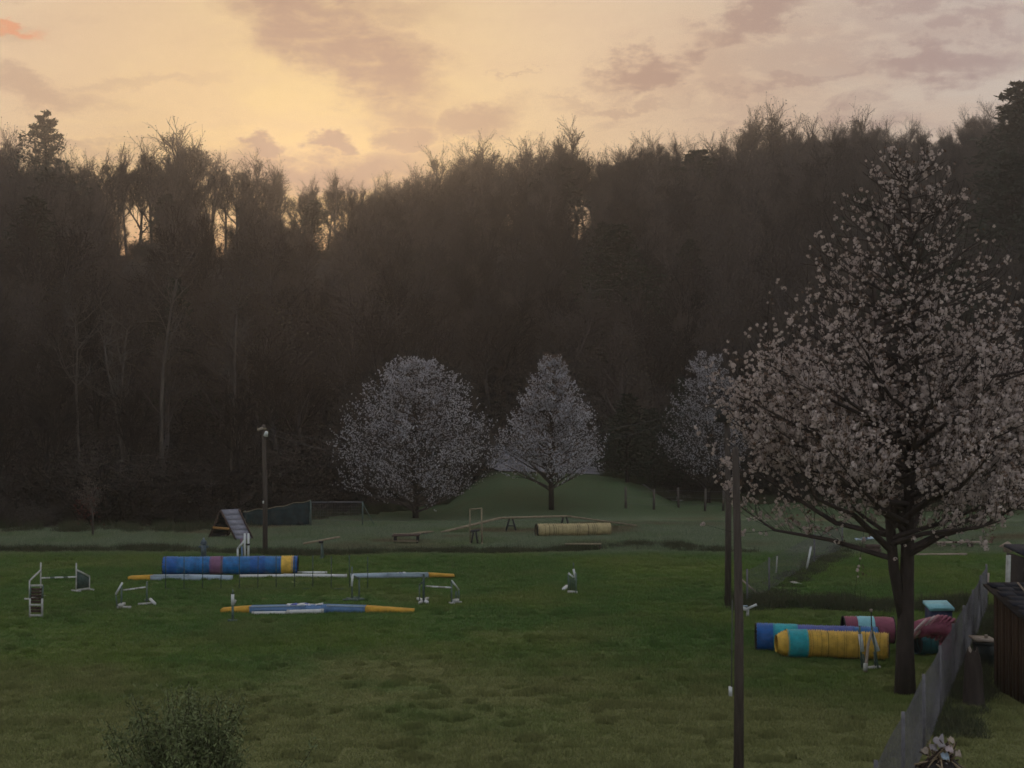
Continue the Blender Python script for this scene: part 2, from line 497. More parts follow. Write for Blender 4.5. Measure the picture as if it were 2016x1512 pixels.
class MB:
    def __init__(s):
        s.V, s.F, s.M, s.n = [], [], [], 0

    def add(s, V, faces, m=0):
        V = np.asarray(V, float)
        s.V.append(V)
        for f in (faces if isinstance(faces, list) else [faces]):
            s.F.append(np.asarray(f, int) + s.n); s.M.append(m)
        s.n += len(V)
        return s

    def frame(s, o, ax, ay, az, m=0):
        """box spanned by half axes ax, ay, az round o"""
        o, ax, ay, az = (np.asarray(v, float) for v in (o, ax, ay, az))
        V = [o + i * ax + j * ay + k * az for k in (-1, 1) for j in (-1, 1) for i in (-1, 1)]
        Fq = [(0, 2, 3, 1), (4, 5, 7, 6), (0, 1, 5, 4), (2, 6, 7, 3), (0, 4, 6, 2), (1, 3, 7, 5)]
        return s.add(V, np.array(Fq), m)

    def box(s, c, size, rz=0.0, m=0):
        cx, sx = math.cos(rz), math.sin(rz)
        return s.frame(c, np.array((cx, sx, 0)) * size[0] / 2, np.array((-sx, cx, 0)) * size[1] / 2, np.array((0, 0, size[2] / 2)), m)

    def beam(s, a, b, w, h, m=0, up=(0, 0, 1)):
        """board from a to b, w wide sideways, h high"""
        a, b = np.asarray(a, float), np.asarray(b, float)
        d = b - a; L_ = np.linalg.norm(d); t = d / L_
        side = np.cross(t, np.asarray(up, float))
        if np.linalg.norm(side) < 1e-4:
            side = np.array((1.0, 0, 0))
        side /= np.linalg.norm(side)
        upv = np.cross(side, t)
        return s.frame((a + b) / 2, t * L_ / 2, side * w / 2, upv * h / 2, m)

    def tube(s, pts, rad, S=8, m=0, caps=True):
        pts = np.asarray(pts, float)
        rad = np.full(len(pts), rad) if np.isscalar(rad) else np.asarray(rad, float)
        V, Q = tubes(pts[None], rad[None], S)
        fs = [Q]
        n = len(pts)
        if caps:
            c0 = len(V); V = np.vstack([V, pts[0], pts[-1]])
            k = np.arange(S); k2 = (k + 1) % S
            fs.append(np.stack([np.full(S, c0), k2, k], 1))
            fs.append(np.stack([np.full(S, c0 + 1), (n - 1) * S + k, (n - 1) * S + k2], 1))
        return s.add(V, fs, m)

    def build(s, name, mats, parent=None, smooth=False):
        V = np.vstack(s.V)
        if parent is not None:
            V = V - np.array(parent.location)
            loc = None
        else:
            mn, mx = V.min(0), V.max(0)
            loc = np.array(((mn[0] + mx[0]) / 2, (mn[1] + mx[1]) / 2, mn[2]))
            V = V - loc
        me = mesh_np(name, V, s.F, mats if isinstance(mats, (list, tuple)) else [mats], s.M, smooth)
        o = bpy.data.objects.new(name, me); C.objects.link(o)
        if parent is not None:
            p = parent
            o.parent = p
        else:
            o.location = loc
        return o


def build_sub(mb, name, mats, part, root, smooth=False):
    """a sub-part: child of a part whose own origin is its thing's origin"""
    o = mb.build(name, mats, root, smooth)
    o.parent = part
    return o


def tag(o, label, cat, group=None, kind=None):
    if label:
        o['label'] = label
    if cat:
        o['category'] = cat
    if group:
        o['group'] = group
    if kind:
        o['kind'] = kind
    return o


def thing(name, loc, label, cat, group=None):
    o = bpy.data.objects.new(name, None); C.objects.link(o)
    o.empty_display_size = 0.2
    o.location = tuple(float(v) for v in loc)
    return tag(o, label, cat, group)


def scatter(name, variants, pts, rot, scale, pick, mats, attrs=None):
    """ONE object: variants (V, faces, midx) are set on points by geometry nodes"""
    Vs = [np.asarray(pts, float)]; Fs, Ms = [], []
    vid = [np.zeros(len(pts), int)]
    n = len(pts)
    for i, (V, fs, ms) in enumerate(variants):
        for f, m in zip(fs, ms):
            Fs.append(np.asarray(f) + n); Ms.append(m)
        Vs.append(V); vid.append(np.full(len(V), i + 1)); n += len(V)
    me = mesh_np(name, np.vstack(Vs), Fs, mats, Ms)

    def attr(nm, typ, data, key='value'):
        a = me.attributes.new(nm, typ, 'POINT'); a.data.foreach_set(key, np.ascontiguousarray(data).ravel())
    attr('vid', 'INT', np.concatenate(vid).astype(np.int32))
    pad = n - len(pts)
    attr('pick', 'INT', np.concatenate([np.asarray(pick), np.zeros(pad)]).astype(np.int32))
    attr('irot', 'FLOAT_VECTOR', np.vstack([rot, np.zeros((pad, 3))]).astype(np.float32), 'vector')
    attr('isca', 'FLOAT_VECTOR', np.vstack([scale, np.ones((pad, 3))]).astype(np.float32), 'vector')
    o = bpy.data.objects.new(name, me); C.objects.link(o)
    ng = bpy.data.node_groups.new(name + '_scatter', 'GeometryNodeTree')
    ng.interface.new_socket('Geometry', in_out='INPUT', socket_type='NodeSocketGeometry')
    ng.interface.new_socket('Geometry', in_out='OUTPUT', socket_type='NodeSocketGeometry')
    N, L = ng.nodes.new, ng.links.new
    gi = N('NodeGroupInput'); go = N('NodeGroupOutput')
    join = N('GeometryNodeJoinGeometry')

    def named(nm, typ):
        a = N('GeometryNodeInputNamedAttribute'); a.data_type = typ; a.inputs['Name'].default_value = nm
        return [s_ for s_ in a.outputs if s_.enabled and s_.name == 'Attribute'][0]

    def equal(src, val):
        c = N('FunctionNodeCompare'); c.data_type = 'INT'; c.operation = 'EQUAL'
        ins = [s_ for s_ in c.inputs if s_.enabled]
        L(src, ins[0]); ins[1].default_value = val
        return c.outputs[0]
    for i in range(len(variants)):
        s1 = N('GeometryNodeSeparateGeometry'); s1.domain = 'POINT'
        L(gi.outputs[0], s1.inputs[0]); L(equal(named('vid', 'INT'), i + 1), s1.inputs[1])
        s2 = N('GeometryNodeSeparateGeometry'); s2.domain = 'POINT'
        L(gi.outputs[0], s2.inputs[0]); L(equal(named('vid', 'INT'), 0), s2.inputs[1])
        ip = N('GeometryNodeInstanceOnPoints')
        L(s2.outputs[0], ip.inputs['Points']); L(s1.outputs[0], ip.inputs['Instance'])
        L(equal(named('pick', 'INT'), i), ip.inputs['Selection'])
        L(named('irot', 'FLOAT_VECTOR'), ip.inputs['Rotation'])
        L(named('isca', 'FLOAT_VECTOR'), ip.inputs['Scale'])
        L(ip.outputs[0], join.inputs[0])
    L(join.outputs[0], go.inputs[0])
    md = o.modifiers.new('scatter', 'NODES'); md.node_group = ng
    return o


# ------------------------------------------------------------------ ground
def build_ground():
    xs = np.unique(np.concatenate([np.linspace(-900, -130, 18), np.linspace(-130, 150, 176), np.linspace(150, 900, 18)]))
    ys = np.unique(np.concatenate([np.linspace(-400, 8, 12), np.linspace(8, 130, 153), np.linspace(130, 260, 66), np.linspace(260, 1400, 20)]))
    Xg, Yg = np.meshgrid(xs, ys)
    Z = H(Xg, Yg)
    V = np.stack([Xg, Yg, Z], -1).reshape(-1, 3)
    nx, ny = len(xs), len(ys)
    i = np.arange(nx * ny).reshape(ny, nx)
    Q = np.stack([i[:-1, :-1], i[:-1, 1:], i[1:, 1:], i[1:, :-1]], -1).reshape(-1, 4)
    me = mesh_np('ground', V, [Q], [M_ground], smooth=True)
    u = np.clip(Xg / np.maximum(Yg, 5), -0.6, 0.6)
    wood = ss((Yg - edge_Y(u) + 1 + 2 * np.sin(Xg * 0.7)) / 4).ravel()
    a = me.attributes.new('wood', 'FLOAT', 'POINT'); a.data.foreach_set('value', wood.astype(np.float32))
    o = bpy.data.objects.new('ground', me); C.objects.link(o)
    tag(o, 'mown green field rising into a wooded hillside', None, None, 'structure')
    del o['label']
    o['kind'] = 'structure'


build_ground()


def build_lane():
    # pale lane crossing behind the two middle blossom trees
    ts = np.linspace(0, 1, 40)
    V = []
    for t in ts:
        cx = -7 + 18 * t
        cy = 102.5 - 13 * t
        for w in (-4.0, -1.3, 1.3, 4.0):
            X, Y = cx + w * 0.3, cy + w
            V.append((X, Y, float(H(X, Y)) + 0.05))
    V = np.array(V)
    i = np.arange(len(V)).reshape(-1, 4)
    Q = np.stack([i[:-1, :-1], i[:-1, 1:], i[1:, 1:], i[1:, :-1]], -1).reshape(-1, 4)
    me = mesh_np('lane_road', V, [Q], [M_road], smooth=True)
    o = bpy.data.objects.new('lane_road', me); C.objects.link(o); o['kind'] = 'structure'


build_lane()


# ------------------------------------------------------------------ grass
def blade_patch(n, size, h0, h1, w, r, lean=0.5):
    p = r.uniform(-size / 2, size / 2, (n, 2))
    cl = 0.5 + 0.5 * np.sin(p[:, 0] * 9 + r.uniform(0, 6)) * np.sin(p[:, 1] * 8 + r.uniform(0, 6))
    h = r.uniform(h0, h1, n) * (0.65 + 0.6 * cl)
    a = r.uniform(0, 2 * math.pi, n); la = r.uniform(0, 2 * math.pi, n); le = r.uniform(0, lean, n) * h
    root = np.c_[p, np.full(n, -0.01)]
    side = np.c_[np.cos(a), np.sin(a), np.zeros(n)] * (w * r.uniform(0.6, 1.3, n))[:, None]
    tip = root + np.c_[np.cos(la) * le, np.sin(la) * le, h]
    V = np.stack([root - side, root + side, tip], 1).reshape(-1, 3)
    Fc = np.arange(3 * n).reshape(-1, 3)
    return V, [Fc], [0]


def build_grass():
    r = np.random.default_rng(3)
    var = [blade_patch(2600, 1.12, 0.03, 0.075, 0.006, r) for _ in range(4)]
    pts = []
    for Y in np.arange(14.5, 70, 1.0):
        half = 0.37 * Y + 1.5
        for X in np.arange(-half, half, 1.0):
            u = X / Y
            if Y > edge_Y(u) - 0.5:
                continue
            pts.append((X + r.uniform(-.1, .1), Y + r.uniform(-.1, .1)))
    pts = np.array(pts); n = len(pts)
    z = H(pts[:, 0], pts[:, 1])
    lo = 0.5 + 0.5 * np.sin(pts[:, 0] * 0.55 + 2 * np.sin(pts[:, 1] * 0.21)) * np.sin(pts[:, 1] * 0.45 + 1.0)
    zs = (0.7 + 0.7 * lo) * r.uniform(0.75, 1.25, n)
    zs *= 1 + 0.9 * ss((pts[:, 1] - 55) / 3)
    sca = np.c_[np.ones(n), np.ones(n), zs]
    rot = np.c_[np.zeros(n), np.zeros(n), r.integers(0, 4, n) * math.pi / 2]
    # longer tufts dotted over the lawn
    k = 900
    ty = r.uniform(17, 60, k); tx = r.uniform(-.37, .37, k) * ty
    tw = r.uniform(.12, .40, k)
    pts = np.vstack([pts, np.c_[tx, ty]]); z = np.concatenate([z, H(tx, ty)])
    sca = np.vstack([sca, np.c_[tw * 1.3, tw * .8, r.uniform(1.3, 2.3, k)]]); rot = np.vstack([rot, np.c_[np.zeros(k), np.zeros(k), r.uniform(0, 6.28, k)]])
    n = len(pts)
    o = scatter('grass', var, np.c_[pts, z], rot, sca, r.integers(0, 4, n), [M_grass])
    tag(o, 'short mown green turf covering the training field', 'grass', None, 'stuff')


build_grass()


def build_tall_grass():
    r = np.random.default_rng(5)
    var = [blade_patch(420, 1.0, 0.16, 0.42, 0.008, r, 0.7) for _ in range(3)]
    pts, zs = [], []

    def strip(f, n, width, s0, s1):
        for _ in range(n):
            t = r.uniform(0, 1); X, Y = f(t)
            pts.append((X + r.normal(0, width * 0.3), Y + r.normal(0, width)))
            zs.append(r.uniform(s0, s1))
    # unmown line across the back of the field
    strip(lambda t: (-24 + 33 * t, 56.4 + 1.1 * math.sin(t * 9) + 0.6 * math.sin(t * 23) - 1.6 * max(0, 0.25 - t) * 4), 220, 0.22, 0.3, 0.9)
    # unmown line across the yard on the right
    strip(lambda t: (6.4 + 6.8 * t, 40.6 + 0.3 * math.sin(t * 8)), 55, 0.45, 0.6, 1.1)
    # along both wire fences
    strip(lambda t: (7.09 + (24.9 + 15 * t - 24.9) * 0.382 + 0.3, 24.9 + 15 * t), 42, 0.15, 0.35, 0.7)
    strip(lambda t: (6.5 + 18 * t * 0.38 + 0.25, 40.8 + 18 * t), 40, 0.3, 0.25, 0.55)
    # foot of the wood
    for _ in range(260):
        x = r.uniform(-60, 2080); u = (x - 1008) / F
        if 930 < x < 1190:
            continue
        Y = edge_Y(u) + r.uniform(-2.5, 1.5)
        pts.append((u * Y, Y)); zs.append(r.uniform(0.5, 1.5))
    pts = np.array(pts); n = len(pts); zs = np.array(zs)
    z = H(pts[:, 0], pts[:, 1])
    rot = np.c_[np.zeros(n), np.zeros(n), r.uniform(0, 6.28, n)]
    o = scatter('tall_grass', var, np.c_[pts, z], rot, np.c_[np.where(zs < 0, r.uniform(.15, .5, n), .9), np.where(zs < 0, r.uniform(.15, .4, n), .9), np.abs(zs)], r.integers(0, 3, n), [mat('tall_grass_green', (0.055, 0.080, 0.038), 0.9, 0.4, 0.6, col2=(0.075, 0.072, 0.042))])
    tag(o, 'unmown dark tall grass along field edges and fences', 'grass', None, 'stuff')


build_tall_grass()


# ------------------------------------------------------------------ trees
def grow_path(r, p, d, length, n, wob, up):
    pts = [p]
    d = d / np.linalg.norm(d)
    for i in range(n):
        d = d + r.normal(0, wob, 3); d[2] += up
        d /= np.linalg.norm(d)
        pts.append(pts[-1] + d * (length / n))
    return np.array(pts), d


def perp_dir(r, t, ang, phi=None):
    t = t / np.linalg.norm(t)
    a = np.cross(t, (0.3, 0.2, 1.0) if abs(t[2]) < 0.9 else (1.0, 0.1, 0)); a /= np.linalg.norm(a)
    b = np.cross(t, a)
    phi = r.uniform(0, 2 * math.pi) if phi is None else phi
    return t * math.cos(ang) + (a * math.cos(phi) + b * math.sin(phi)) * math.sin(ang)


def bare_tree(seed, kind='spread', opn=False):
    """unit-height leafless tree: trunk mesh data and crown mesh data (V, faces, midx)"""
    r = np.random.default_rng(seed)
    trunk_h = 0.80 if kind != 'tall' else 0.88
    tp, td = grow_path(r, np.zeros(3), np.array((r.normal(0, .05), r.normal(0, .05), 1.0)), trunk_h, 9, 0.07, 0.12)
    tr = np.linspace(0.017, 0.0035, 10); tr[0] *= 1.35
    trunk = MB().tube(tp, tr, 6, 0, False)
    L1 = []
    first = {'spread': 0.30, 'tall': 0.45, 'vase': 0.22}[kind]
    nl = r.integers(11, 15) if not opn else r.integers(9, 12)
    phi = r.uniform(0, 6)
    for i in range(nl):
        f = first + (0.97 - first) * (i + r.uniform(0, .6)) / nl
        k = f * 9; k0 = int(k); p = tp[k0] + (tp[min(9, k0 + 1)] - tp[k0]) * (k - k0)
        phi += 2.4 + r.normal(0, .3)
        ang = {'spread': 0.85, 'tall': 0.7, 'vase': 0.6}[kind] * r.uniform(0.75, 1.15) * (1.1 - 0.45 * f)
        ln = (1.0 - f * 0.78) * {'spread': 0.44, 'tall': 0.36, 'vase': 0.46}[kind] * r.uniform(0.8, 1.15)
        pts, d = grow_path(r, p, perp_dir(r, np.array((0, 0, 1.0)), ang, phi), ln, 5, 0.11, 0.10)
        L1.append((pts, ln, (0.0095 if opn else 0.0065) * (1.15 - 0.6 * f)))
    V1 = np.stack([q[0] for q in L1]); R1 = np.stack([np.linspace(q[2], 0.0030 if opn else 0.0016, 6) for q in L1])
    crown = MB(); v, q = tubes(V1, R1, 4); trunk.add(v, q)
    L2, L3, L4, buds = [], [], [], []
    for pts, ln, _ in L1:
        for j in range(7):
            f = 0.22 + 0.76 * (j + r.uniform(0, .8)) / 7
            k = f * 5; k0 = min(4, int(k)); p = pts[k0] + (pts[k0 + 1] - pts[k0]) * (k - k0)
            l2 = ln * 0.52 * (1.15 - 0.55 * f) * r.uniform(0.7, 1.2) + 0.02
            L2.append((*grow_path(r, p, perp_dir(r, pts[k0 + 1] - pts[k0], r.uniform(.45, .85)), l2, 3, 0.12, 0.12)[:1], l2))
    for q in L1:
        L2.append((grow_path(r, q[0][-1], q[0][-1] - q[0][-2], q[1] * 0.3, 3, 0.1, 0.1)[0], q[1] * 0.3))
    for i in range(3):
        L2.append((grow_path(r, tp[-1], np.array((r.normal(0, .3), r.normal(0, .3), 1.0)), 0.19, 3, 0.1, 0.05)[0], 0.19))
    for pts, ln in L2:
        n3 = 5 if opn else 6
        for j in range(n3):
            f = 0.2 + 0.8 * (j + r.uniform(0, .8)) / n3
            k = min(f, .999) * 3; k0 = int(k); p = pts[k0] + (pts[k0 + 1] - pts[k0]) * (k - k0)
            l3 = ln * 0.5 * r.uniform(0.6, 1.2) + 0.012
            g = grow_path(r, p, perp_dir(r, pts[k0 + 1] - pts[k0], r.uniform(.35, .8)), l3, 2, 0.08, 0.10)[0]
            L3.append((g, l3))
    g3 = np.stack([g for g, _ in L3]); l3 = np.array([l for _, l in L3])
    nb = 4
    tk = 1.3 if opn else 1.0
    base = np.repeat(g3, nb, 0); ll = np.repeat(l3, nb)
    f = r.uniform(0.15, 1.0, len(base))
    seg = np.where(f < .5, 0, 1); ff = np.where(f < .5, f * 2, f * 2 - 1)[:, None]
    idx = np.arange(len(base))
    p0 = base[idx, seg]; p1 = base[idx, seg + 1]
    p = p0 + (p1 - p0) * ff
    d = p1 - p0; d /= np.linalg.norm(d, axis=1, keepdims=True) + 1e-9
    d = d + r.normal(0, 0.5, d.shape); d[:, 2] += 0.3; d /= np.linalg.norm(d, axis=1, keepdims=True)
    tip = p + d * (ll * r.uniform(0.35, 0.8, len(ll)) + 0.006)[:, None]
    v, q = tubes(np.stack([x[0] for x in L2]), np.tile(tk * np.linspace(0.0026, 0.0010, 4), (len(L2), 1)), 3); crown.add(v, q)
    v, q = tubes(g3, np.tile(tk * np.array((0.0013, 0.0010, 0.0007)), (len(g3), 1)), 3); crown.add(v, q)
    v, q = tubes(np.stack([p, tip], 1), np.tile(tk * np.array((0.00085, 0.00045)), (len(p), 1)), 3); crown.add(v, q)
    # swelling buds
    bsel = r.random(len(tip)) < 0.75
    bc = tip[bsel]; s = tk * r.uniform(0.0018, 0.0042, len(bc))[:, None]
    a = r.normal(0, 1, bc.shape); a /= np.linalg.norm(a, axis=1, keepdims=True)
    b = np.cross(a, r.normal(0, 1, bc.shape)); b /= np.linalg.norm(b, axis=1, keepdims=True)
    bv = np.stack([bc - a * s * 1.4, bc + b * s, bc + a * s * 1.4, bc - b * s], 1).reshape(-1, 3)
    crown.add(bv, np.arange(len(bv)).reshape(-1, 4), 1)

    def pack(mb):
        return np.vstack(mb.V), mb.F, mb.M
    tz = max(np.vstack(crown.V)[:, 2].max(), 0.5)
    t, c = pack(trunk), pack(crown)
    return (t[0] / tz, t[1], t[2]), (c[0] / tz, c[1], c[2])


def conifer(seed, sparse=False, slim=0.2):
    r = np.random.default_rng(seed)
    tp, _ = grow_path(r, np.zeros(3), np.array((0, 0, 1.0)), 1.0, 8, 0.02, 0.1)
    trunk = MB().tube(tp, np.linspace(0.016, 0.002, 9), 6, 0, False)
    P, D, Ln = [], [], []
    nb = 90 if not sparse else 46
    phi = 0
    for i in range(nb):
        f = (0.12 if not sparse else 0.35) + (0.87 if not sparse else 0.63) * (i / nb)
        phi += 2.4
        k = f * 8; k0 = min(7, int(k)); p = tp[k0] + (tp[k0 + 1] - tp[k0]) * (k - k0)
        ln = slim * ((1 - f) ** 0.75 * 1.25 + 0.10) * r.uniform(0.7, 1.25)
        dz = r.uniform(-0.15, 0.35) if not sparse else r.uniform(0.0, 0.6)
        d = np.array((math.cos(phi), math.sin(phi), dz)); d /= np.linalg.norm(d)
        P.append(p); D.append(d); Ln.append(ln)
    P, D, Ln = np.array(P), np.array(D), np.array(Ln)
    end = P + D * Ln[:, None]; mid = (P + end) / 2 + np.array((0, 0, 0.008))
    v, q = tubes(np.stack([P, mid, end], 1), np.tile(np.array((0.004, 0.0026, 0.001)), (nb, 1)), 3); trunk.add(v, q)
    per = 80
    base = np.repeat(P, per, 0); dd = np.repeat(D, per, 0); ll = np.repeat(Ln, per)
    f = r.uniform(0.2, 1.05, len(base))[:, None]
    c = base + dd * ll[:, None] * f + r.normal(0, 1, base.shape) * (ll * 0.13)[:, None]
    s = r.uniform(0.006, 0.013, len(c))[:, None]
    a = dd * 0.6 + r.normal(0, 0.6, c.shape); a /= np.linalg.norm(a, axis=1, keepdims=True)
    b = np.cross(a, r.normal(0, 1, c.shape)); b /= np.linalg.norm(b, axis=1, keepdims=True)
    V = np.stack([c - a * s * 1.6, c + b * s * 0.5, c + a * s * 1.6, c - b * s * 0.5], 1).reshape(-1, 3)
    return (np.vstack(trunk.V), trunk.F, trunk.M), (V, [np.arange(len(V)).reshape(-1, 4)], [0])


def shrub_bare(seed):
    r = np.random.default_rng(seed)
    n = 46
    P = []
    for i in range(n):
        d = np.array((r.normal(0, .5), r.normal(0, .5), 1.0))
        P.append(grow_path(r, np.array((r.normal(0, .12), r.normal(0, .12), -0.03)), d, r.uniform(.5, 1.05), 4, 0.16, 0.03)[0])
    P = np.stack(P)
    mb = MB(); v, q = tubes(P, np.tile(np.linspace(0.012, 0.004, 5), (n, 1)), 3); mb.add(v, q)
    k = 24
    base = np.repeat(P, k, 0); f = r.integers(1, 5, len(base))
    p = base[np.arange(len(base)), f]
    d = r.normal(0, 1, p.shape); d[:, 2] = np.abs(d[:, 2]) * 0.8; d /= np.linalg.norm(d, axis=1, keepdims=True)
    tip = p + d * r.uniform(.08, .28, len(p))[:, None]
    v, q = tubes(np.stack([p, tip], 1), np.tile(np.array((0.004, 0.0018)), (len(p), 1)), 3); mb.add(v, q)
    c = tip[r.random(len(tip)) < .8]; s = r.uniform(.010, .024, len(c))[:, None]
    a = r.normal(0, 1, c.shape); a /= np.linalg.norm(a, axis=1, keepdims=True)
    b = np.cross(a, r.normal(0, 1, c.shape)); b /= np.linalg.norm(b, axis=1, keepdims=True)
    mb.add(np.stack([c - a * s, c + b * s, c + a * s, c - b * s], 1).reshape(-1, 3), np.arange(len(c) * 4).reshape(-1, 4), 1)
    return np.vstack(mb.V), mb.F, mb.M


KINDS = ['spread', 'tall', 'vase', 'spread', 'tall', 'vase', 'spread']
BARE = [bare_tree(100 + i, k) for i, k in enumerate(KINDS)]
BARE_ME = []
for i, (t, c) in enumerate(BARE):
    BARE_ME.append((mesh_np('trunk', t[0], t[1], [M_bark], t[2]), mesh_np('crown', c[0], c[1], [M_twig, M_bud], c[2])))
OPEN_ME = []
for i, k in enumerate(('spread', 'vase', 'spread', 'vase', 'tall')):
    t, c = bare_tree(150 + i, k, True)
    OPEN_ME.append((mesh_np('trunk', t[0], t[1], [M_bark], t[2]), mesh_np('crown', c[0], c[1], [M_twig, M_bud], c[2])))
CON = [conifer(200), conifer(201, True, 0.26), conifer(202, False, 0.26)]
CON_ME = [(mesh_np('trunk', t[0], t[1], [M_dark], t[2]), mesh_np('crown', c[0], c[1], [M_needle], c[2])) for t, c in CON]

_sx = np.array([-300, 0, 60, 150, 230, 300, 360, 440, 520, 560, 620, 690, 760, 830, 880, 960, 1010, 1090, 1150, 1250, 1350, 1440, 1480, 1530, 1580, 1640, 1720, 1800, 1860, 1930, 2016, 2300])
_sy = np.array([215, 232, 245, 275, 262, 252, 238, 262, 290, 322, 332, 330, 315, 300, 270, 247, 250, 230, 255, 250, 238, 238, 198, 178, 205, 202, 188, 206, 214, 184, 165, 150])


def sky_y(x):
    return np.interp(x, _sx, _sy)


def place_tree(name, mes, X, Y, h, label, cat, group=None, wide=1.0, lean=0.0, rz=None):
    z = float(H(X, Y)) - 0.1
    o = thing(name, (X, Y, z), label, cat, group)
    o.scale = (h * wide, h * wide, h)
    o.rotation_euler = (0, lean, R.uniform(0, 6.28) if rz is None else rz)
    for nm, me in zip(('trunk', 'crown'), mes):
        p = bpy.data.objects.new(nm, me); C.objects.link(p); p.parent = o
    return o


WINDOWS = [(228, 262), (290, 312), (398, 452), (612, 648), (996, 1006), (1116, 1156)]


def in_window(x, half):
    return any(a - half < x < b + half for a, b in WINDOWS)


def height_for(X, Y, ytop):
    z0 = float(H(X, Y))
    return CAM_H + (800 - ytop) / F * Y - z0


# trees that stand out on the skyline: one object each
def skyline():
    special = [
        (395, 206, 236, 0, 1.45, 'broad bare tree with fan of knobbly limbs above the two sunset gaps'),
        (300, 203, 262, 2, 1.1, 'slimmer bare tree just left of the broad fan-shaped skyline tree'),
        (520, 198, 298, 3, 1.25, 'rounded bare tree at the end of the high left skyline, before the dip'),
        (985, 205, 245, 5, 1.0, 'upright bare tree first to rise above the slope past the middle dip'),
        (1090, 204, 228, 0, 1.1, 'bare tree with a tall central spire above the middle blossom tree'),
        (1530, 208, 174, 6, 1.15, 'tallest bare tree crown on the right skyline, left of the big blossom tree'),
        (1720, 206, 184, 3, 1.2, 'dense rounded bare crown on the skyline behind the big blossom tree'),
        (1475, 204, 200, 4, 0.9, 'narrow bare tree leaning beside the tallest right skyline crown'),
        (870, 202, 276, 2, 1.1, 'bare tree halfway up the rising skyline right of the dip'),
        (15, 203, 226, 1, 0.9, 'thin upright bare tree at the far left end of the skyline'),
    ]
    for x, Y, yt, v, wide, lab in special:
        X = (x - 1008) / F * Y
        place_tree('bare_tree', OPEN_ME[v % 5], X, Y, height_for(X, Y, yt), lab, 'tree', 'bare trees along the ridge', wide)
    x = -70
    while x < 2100:
        x += R.uniform(14, 26)
        if any(abs(x - s[0]) < 13 for s in special):
            continue
        Y = R.uniform(199, 211)
        X = (x - 1008) / F * Y
        yt = float(sky_y(x)) + R.uniform(0, 34)
        h = height_for(X, Y, yt)
        lab, grp = (('leafless tree in the high left row of the ridge, before the skyline dips', 'leafless trees on the left ridge') if x < 560 else
                    ('short leafless tree in the dip of the skyline', 'leafless trees in the skyline dip') if x < 860 else
                    ('leafless tree in the middle row of the ridge above the white blossom trees', 'leafless trees on the middle ridge') if x < 1440 else
                    ('leafless tree in the right row of the ridge behind the big blossom tree', 'leafless trees on the right ridge'))
        place_tree('bare_tree', R.choice(OPEN_ME) if 140 < x < 900 else R.choice(OPEN_ME + BARE_ME), X, Y, h, lab, 'tree', grp, R.uniform(0.85, 1.2), R.uniform(-.04, .04))
    # evergreens that show dark among the bare crowns
    ever = [(92, 195, 216, 1, 1.05, 'dark pine top with open tufted branches above the left skyline'),
            (610, 186, 392, 2, 1.5, 'small dark evergreen below the dip of the skyline'),
            (1085, 176, 318, 2, 1.7, 'dark evergreen mound below the spired bare tree'),
            (1390, 180, 292, 2, 1.9, 'broad dark evergreen under the skyline left of the tallest right crown'),
            (335, 170, 380, 2, 1.3, 'dark evergreen below the broad fan-shaped tree'),
            (2012, 150, 155, 0, 1.4, 'tall dark evergreen at the upper right picture edge'),
            (1975, 120, 300, 2, 1.5, 'dark evergreen mass behind the right side of the big blossom tree'),
            (1235, 84, 770, 0, 1.5, 'dark evergreen standing right of the pointed white blossom tree'),
            (1290, 88, 800, 2, 1.3, 'lower dark evergreen in front of the bank, left of the third blossom tree'),
            (90, 168, 330, 2, 1.3, 'dark evergreen bulk beneath the open pine top')]
    for x, Y, yt, v, wide, lab in ever:
        X = (x - 1008) / F * Y
        place_tree('evergreen_tree', CON_ME[v], X, Y, height_for(X, Y, yt), lab, 'evergreen tree', 'evergreens on the hillside', wide)


skyline()


